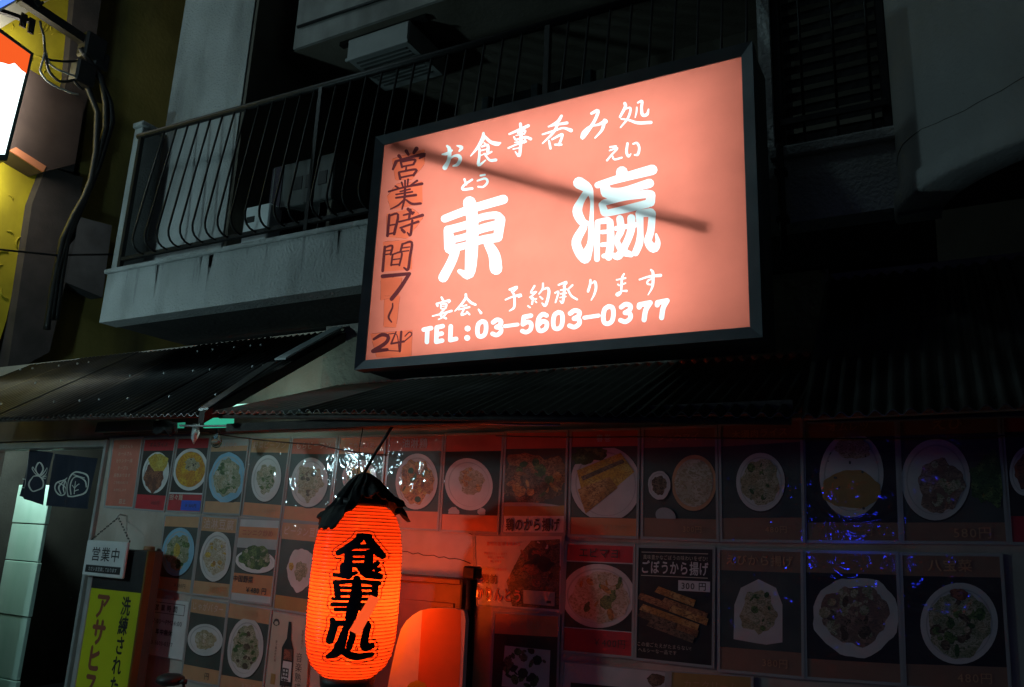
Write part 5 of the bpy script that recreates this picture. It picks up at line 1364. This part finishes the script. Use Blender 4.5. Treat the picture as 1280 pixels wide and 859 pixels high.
w = MB(); w.lathe((p.x, p.y, 0), [(.014, p.z + .045), (.015, p.z + .075), (.004, p.z + .08), (.003, p.z + .2)], 10, True); w.build('socket', M['iron'], gb)

# ================================================================== THINGS ON THE BALCONY
YA = -.36
def acbox(name, q, y, depth, mat, label):
    P = [W(a, b, y) for a, b in q]
    x0, x1 = (P[0].x + P[3].x) / 2, (P[1].x + P[2].x) / 2; z1, z0 = (P[0].z + P[1].z) / 2, (P[2].z + P[3].z) / 2
    return x0, x1, z0, z1
# hung air conditioner under the upper slab
YH = -.16
x0, x1, z0, z1 = acbox('', ((435, 48.8), (512, 25), (509.5, 52.5), (432.5, 73.8)), YH, .4, None, '')
ac = thing('air_conditioner', ((x0 + x1) / 2, YH + .2, z0), 'pale air conditioner box hung from the ceiling above the balcony rail', 'air conditioner')
w = MB(); M['muted'] = mk('muted_casing', (.26, .27, .26), (.34, .35, .34), 4, .6, .001, 30)  # casing toned down to a muted grey
w.box(x0, x1, YH, YH + .42, z0, z1, .01); w.build('casing', M['muted'], ac)
w = MB(); w.box(x0 - .004, x1 + .004, YH - .006, YH + .01, z0 - .012, z0 + .012, .004); w.build('lower_lip', M['muted'], ac)
w = MB()
for k in range(9): w.box(x0 + .05, x1 - .05, YH + .05 + .036 * k, YH + .062 + .036 * k, z0 - .008, z0 - .001)
w.build('grille', M['bodymetal'], ac)
w = MB()
for x in (x0 + .06, x1 - .06):
    for y in (YH + .05, YH + .36): w.box(x - .012, x + .012, y - .012, y + .012, z1, max(zb, z1 + .02))
w.box(x0 - .1, x1 + .1, YH + .03, YH + .07, z1 + .002, z1 + .03); w.box(x0 - .1, x1 + .1, YH + .34, YH + .38, z1 + .002, z1 + .03)
w.build('hanger', M['iron'], ac)
# machine standing on the slab behind the rail
a = W(336, 252, -.33); b = W(352, 258, -.33); tpz = W(350, 207, -.33).z
mc = thing('outdoor_unit', ((a.x + b.x) / 2 + .1, -.2, LEDGE), 'dark outdoor unit with a shiny side panel behind the balcony rail', 'air conditioner')
bz = W(345, 262, -.33).z
w = MB(); w.box(a.x + .004, a.x + .52, -.33, -.02, bz, tpz, .008); w.build('casing', M['bodymetal'], mc)
M['mirror'] = mk('polished_steel', (.6, .62, .63), (.7, .72, .73), 4, .12, .001, 8, metal=1.0)
w = MB(); w.hexa([(a.x, -.328, bz + .01), (a.x + .10, -.336, bz + .01), (a.x + .10, -.336, tpz - .01), (a.x, -.328, tpz - .01)], (0, .003, 0)); w.build('shiny_panel', M['mirror'], mc)
w = MB()
for k in range(3): w.box(a.x + .20 + .10 * k, a.x + .27 + .10 * k, -.334, -.328, tpz - .20, tpz - .11, .002)
w.build('vent_window', M['black'], mc)
w = MB(); w.box(a.x + .05, a.x + .12, -.3, -.05, LEDGE - .2, bz - .001); w.box(a.x + .4, a.x + .47, -.3, -.05, LEDGE - .2, bz - .001); w.build('stand', M['iron'], mc)
a = W(306, 260, -.40); b = W(334, 288, -.40)
bx = thing('meter_box', ((a.x + b.x) / 2, -.38, b.z), 'small pale box with a black label behind the balcony bars', 'box')
w = MB(); w.box(a.x, b.x, -.40, -.28, LEDGE - .02, a.z, .008); w.build('casing', M['white'], bx)
w = MB(); w.box(a.x + .03, a.x + .10, -.404, -.398, a.z - .11, a.z - .07, .002); w.build('label_plate', M['black'], bx)
w = MB(); p0 = W(400, 250, -.3); w.box(p0.x, p0.x + .10, -.3, -.2, LEDGE - .05, p0.z, .006); bx2 = tag(w.build('socket_box', M['brownwall']), 'dim brown socket box beside the rail post on the balcony', 'box')

# ================================================================== THE NEIGHBOUR ON THE LEFT
XN = -8.0
nb = thing('neighbour_building', (XN - 1, 2, 0), 'neighbouring building with yellow trowelled wall and brown pillars at the far left', 'building')
def nq(px, py): return WX(px, py, XN)
def npanel(name, q, mat, dx=0.0, th=.12, parent=None):
    P = [WX(x, y, XN + dx) for x, y in q]
    w = MB(); w.hexa(P, (-th, 0, 0)); return w.build(name, mat, parent or nb)
npanel('far_wall', [(-430, -230), (330, -230), (330, 530), (-430, 530)], M['olive'], -.14, .2)
npanel('yellow_wall', [(-420, -220), (110, -220), (98, -60), (84, 95), (68, 210), (38, 260), (8, 400), (-30, 520), (-420, 520)], M['ywall'])
def relief():
    w = MB(); rnd = random.Random(5)
    for k in range(60):
        cx, cy = rnd.uniform(-30, 86), rnd.choice([rnd.uniform(10, 105), rnd.uniform(200, 380)])
        if cy > 150 and cx > 40: continue
        r = rnd.uniform(6, 15); a0 = rnd.uniform(0, 6); pts = []
        for j in range(7):
            a = a0 + j * .3
            pts.append(WX(cx + r * cos(a), cy + r * .8 * sin(a), XN + .004))
        w.tube(pts, [.002, .007, .010, .010, .009, .006, .002], 5)
    return tag(w.build('trowel_ridges', M['ywall'], nb), kind='stuff')
relief()
npanel('pillar', [(98, -60), (135, -60), (110, 120), (92, 215), (62, 208), (84, 95)], M['umber'], .10, .25)
npanel('pillar', [(58, 208), (104, 222), (94, 300), (62, 440), (8, 470), (40, 255)], M['umber'], .12, .25)
npanel('pilaster', [(110, 125), (128, 130), (112, 240), (98, 235)], M['olive'], .06, .12)
# projecting sign
XS = -7.3
ps = thing('projecting_sign', tuple(WX(20, 190, XS)), 'white lit projecting sign with an orange scalloped top at the left edge', 'sign')
def sq(px, py, dx=0.0): return WX(px, py, XS + dx)
q = [(-60, -2), (38, 68), (6, 193), (-60, 193)]
w = MB(); w.hexa([sq(-66, -14, .0), sq(42.5, 67, 0), sq(9, 201, 0), sq(-66, 201, 0)], (-.18, 0, 0)); w.build('sign_case', mk('dark_sign_case', (.015, .03, .03), (.03, .05, .05), 5, .4), ps)
w = MB(); w.poly([sq(x, y, .004) for x, y in q]); w.build('lit_face', emit('lit_white_sign', (.80, 1.0, 1.0), 3.0), ps)
w = MB()
sc = [(-60, -2), (38, 68), (33, 92), (27, 88), (22, 82), (18, 79), (11, 81), (5, 79), (0, 78), (-6, 74), (-14, 75), (-22, 68), (-30, 69), (-38, 62), (-60, 58)]
b_ = [w.vert(sq(x, y, .010)) for x, y in sc]
for k in range(1, len(b_) - 1): w.face([b_[0], b_[k], b_[k + 1]])
w.build('orange_scallop', emit('lit_orange_band', (1.0, .12, .02), .95), ps)
npanel('dark_box', [(36, 86), (106, 128), (94, 205), (58, 214), (12, 186)], M['signbox'], .32, .5)
npanel('lit_underside', [(12, 188), (20, 184), (58, 208), (54, 215)], mk('orange_lit_paint', (.42, .15, .07), (.5, .19, .09), 5, .7), .325, .02)  # orange light on the box underside painted into its colour
w = MB(); w.poly([sq(x, y, -.184) for x, y in ((-60, 4), (36, 72), (8, 190), (-60, 190))][::-1]); w.build('rear_fill_face', emit('rear_fill_glow', (1.0, .95, .8), 20), ps)  # unseen glowing back added to light the yellow wall
# blue edged sign at the top left corner
bs = thing('blue_edged_sign', tuple(WX(5, 5, XS)), 'white lit sign with a blue edge cut off by the top left corner', 'sign')
w = MB(); w.hexa([sq(-60, -60, .3), sq(32, -16, .3), (sq(20, 2, .3)), sq(-6, 18, .3), sq(-60, 40, .3)], (-.15, 0, 0)); w.build('sign_case', M['alu2'], bs)
w = MB(); w.poly([sq(-60, -60, .304), sq(29, -14, .304), sq(18, 0.5, .304), sq(-6, 13.5, .304), sq(-60, 36, .304)]); w.build('lit_face', emit('lit_blue_edge', (.10, .22, 1.0), 1.6), bs)
w = MB(); w.poly([sq(-60, -60, .308), sq(20, -18, .308), sq(8, -4, .308), sq(-10, 6, .308), sq(-60, 28, .308)]); w.build('lit_inner_face', emit('lit_pale_blue', (.55, .9, 1.0), 1.6), bs)
npanel('white_board', [(-20, 20), (20, 2), (55, 2), (62, 0), (40, 12), (-10, 42)], mk('pale_board', (.5, .47, .38), (.58, .55, .46), 5, .7), .14, .03)
# cable arm and cables
XK = -7.1
def kq(px, py): return WX(px, py, XK)
arm = thing('steel_bracket', tuple(kq(60, 30)), 'dark steel cable arm with bolts and clamps above the projecting sign', 'bracket')
w = MB(); a, b = kq(28, -4), kq(112, 52)
d = (b - a).normalized(); n = d.cross(Vector((1, 0, 0))).normalized() * .045
w.hexa([a + n, b + n, b - n, a - n], (-.08, 0, 0)); w.build('arm', M['iron'], arm)
w = MB(); a, b = kq(0, 12), kq(40, 26); n = (b - a).normalized().cross(Vector((1, 0, 0))).normalized() * .018
w.hexa([a + n, b + n, b - n, a - n], (-.05, 0, 0)); w.build('side_rod', M['iron'], arm)
for (q0, q1) in (((30, 18), (27, 34)), ((40, 24), (37, 42)), ((44, 0), (50, 8))):
    w = MB(); a, b = kq(*q0), kq(*q1); n = (b - a).normalized().cross(Vector((1, 0, 0))).normalized() * .026
    w.hexa([a + n, b + n, b - n, a - n], (.02, 0, 0)); w.tube([b - Vector((.02, 0, -.03)), b + Vector((.035, 0, .03))], .014, 8); w.build('clamp', M['iron'], arm)
cl = [([(50, 26), (55, 45), (57, 72), (70, 76), (98, 76), (112, 84)], .012, 'black'), ([(54, 40), (56, 60), (62, 80), (80, 90), (98, 95), (106, 105)], .010, 'alu2'), ([(56, 66), (50, 88), (60, 102), (80, 112), (98, 118)], .010, 'alu2'), ([(57, 70), (62, 90), (75, 102), (92, 100), (104, 112)], .014, 'black')]
CLL = ['upper thin black cable drooping from the steel arm to the junction boxes', 'pale grey cable ending nearest the junction boxes', 'lowest pale grey cable drooping across the dark brown sign box', 'thick black cable drooping between the two pale grey ones']
for (p, r, m), lab in zip(cl, CLL):
    cable([kq(*a) for a in p], r, 'drooping_cable', lab, M[m], group='cables drooping from the steel arm', sag=.01)
bundle = [[(100, 60), (122, 92), (138, 130), (140, 152), (124, 205), (112, 235), (92, 270), (78, 300), (66, 360), (58, 412)], [(104, 66), (126, 96), (132, 130), (132, 160), (118, 215), (104, 250), (86, 290), (72, 340), (64, 400)], [(110, 110), (122, 140), (120, 190), (112, 235), (98, 268), (84, 300), (76, 350), (70, 400)]]
BLL = ['thick dark cable bulging farthest out over the olive wall', 'thick dark middle cable running down the olive wall', 'thick dark cable starting lowest on the olive wall']
for p, lab in zip(bundle, BLL):
    cable([kq(*a) for a in p], .03, 'cable_bundle', lab, M['black'], group='thick cables on the olive wall')
cable([kq(-10, 311), kq(70, 319), kq(140, 318)], .010, 'wall_wire', 'thin black wire crossing the brown pillar at left')
w = MB(); q = [WX(x, y, XN + .12) for x, y in ((88, 268), (140, 282), (128, 372), (80, 352))]; w.hexa(q, (-.2, 0, 0)); tag(w.build('utility_box', mk('grey_utility_box', (.10, .10, .105), (.14, .14, .15), 5, .7)), 'dim grey utility box on the neighbouring olive wall', 'box')
for (x, y, s, lab) in ((118, 60, .11, 'largest black junction box at the end of the steel arm'), (106, 92, .10, 'black junction box lowest at the cable ends'), (126, 76, .08, 'smallest black junction box beside the dark wall cables')):
    p = kq(x, y); w = MB(); w.box(p.x - s, p.x + s * .4, p.y - s, p.y + s, p.z - s * 1.2, p.z + s * 1.2, .02); tag(w.build('cable_box', M['black']), lab, 'junction box', 'black junction boxes at the cable arm')

# ================================================================== OUT OF VIEW (street lamp for the cool left light, blue sign for its glints)
LX, LYY = -5.4, -2.9
sl = thing('street_lamp', (LX, LYY, -.12), 'unseen globe street lamp on the near pavement left of the restaurant front', 'street lamp')
w = MB(); w.tube([(LX, LYY, -.12), (LX, LYY, .2), (LX, LYY, 2.16)], [.09, .05, .04], 12); w.build('lamp_post', M['iron'], sl)
w = MB(); w.lathe((LX, LYY, 0), [(.04, 2.16), (.06, 2.21), (.075, 2.30), (.07, 2.37), (.04, 2.41), (.001, 2.42)], 24); w.build('lamp_globe', emit('lamp_globe', (.58, .93, 1.0), 170), sl)
w = MB(); w.tube([(LX, LYY, 2.45), (LX, LYY, 6.3)], .03, 10); w.build('upper_pole', M['iron'], sl)
w = MB(); w.lathe((LX, LYY, 0), [(.05, 6.18), (.18, 6.25), (.25, 6.4), (.20, 6.57), (.001, 6.66)], 24); w.build('upper_globe', emit('upper_globe', (.64, .93, 1.0), 21), sl)  # second head put in to light the wing wall and balcony
bn = thing('blue_sign', (-1.0, -6.2, 1.2), 'small blue lit sign across the street', 'sign')
w = MB(); w.box(-1.2, -.80, -6.3, -6.2, 1.58, 1.76, .01); w.box(-1.2, -.80, -6.199, -5.9, 1.715, 1.73, .003); w.build('sign_case', M['black'], bn)  # hood added above the face to keep blue off the upper wall
w = MB(); w.poly([(-.86, -6.198, 1.64), (-1.14, -6.198, 1.64), (-1.14, -6.198, 1.70), (-.86, -6.198, 1.70)]); w.build('lit_face', emit('blue_light', (.02, .04, 1.0), 60), bn)
w = MB(); w.tube([(-1.0, -6.25, -.12), (-1.0, -6.25, 1.55)], .03, 8); w.build('sign_post', M['iron'], bn)
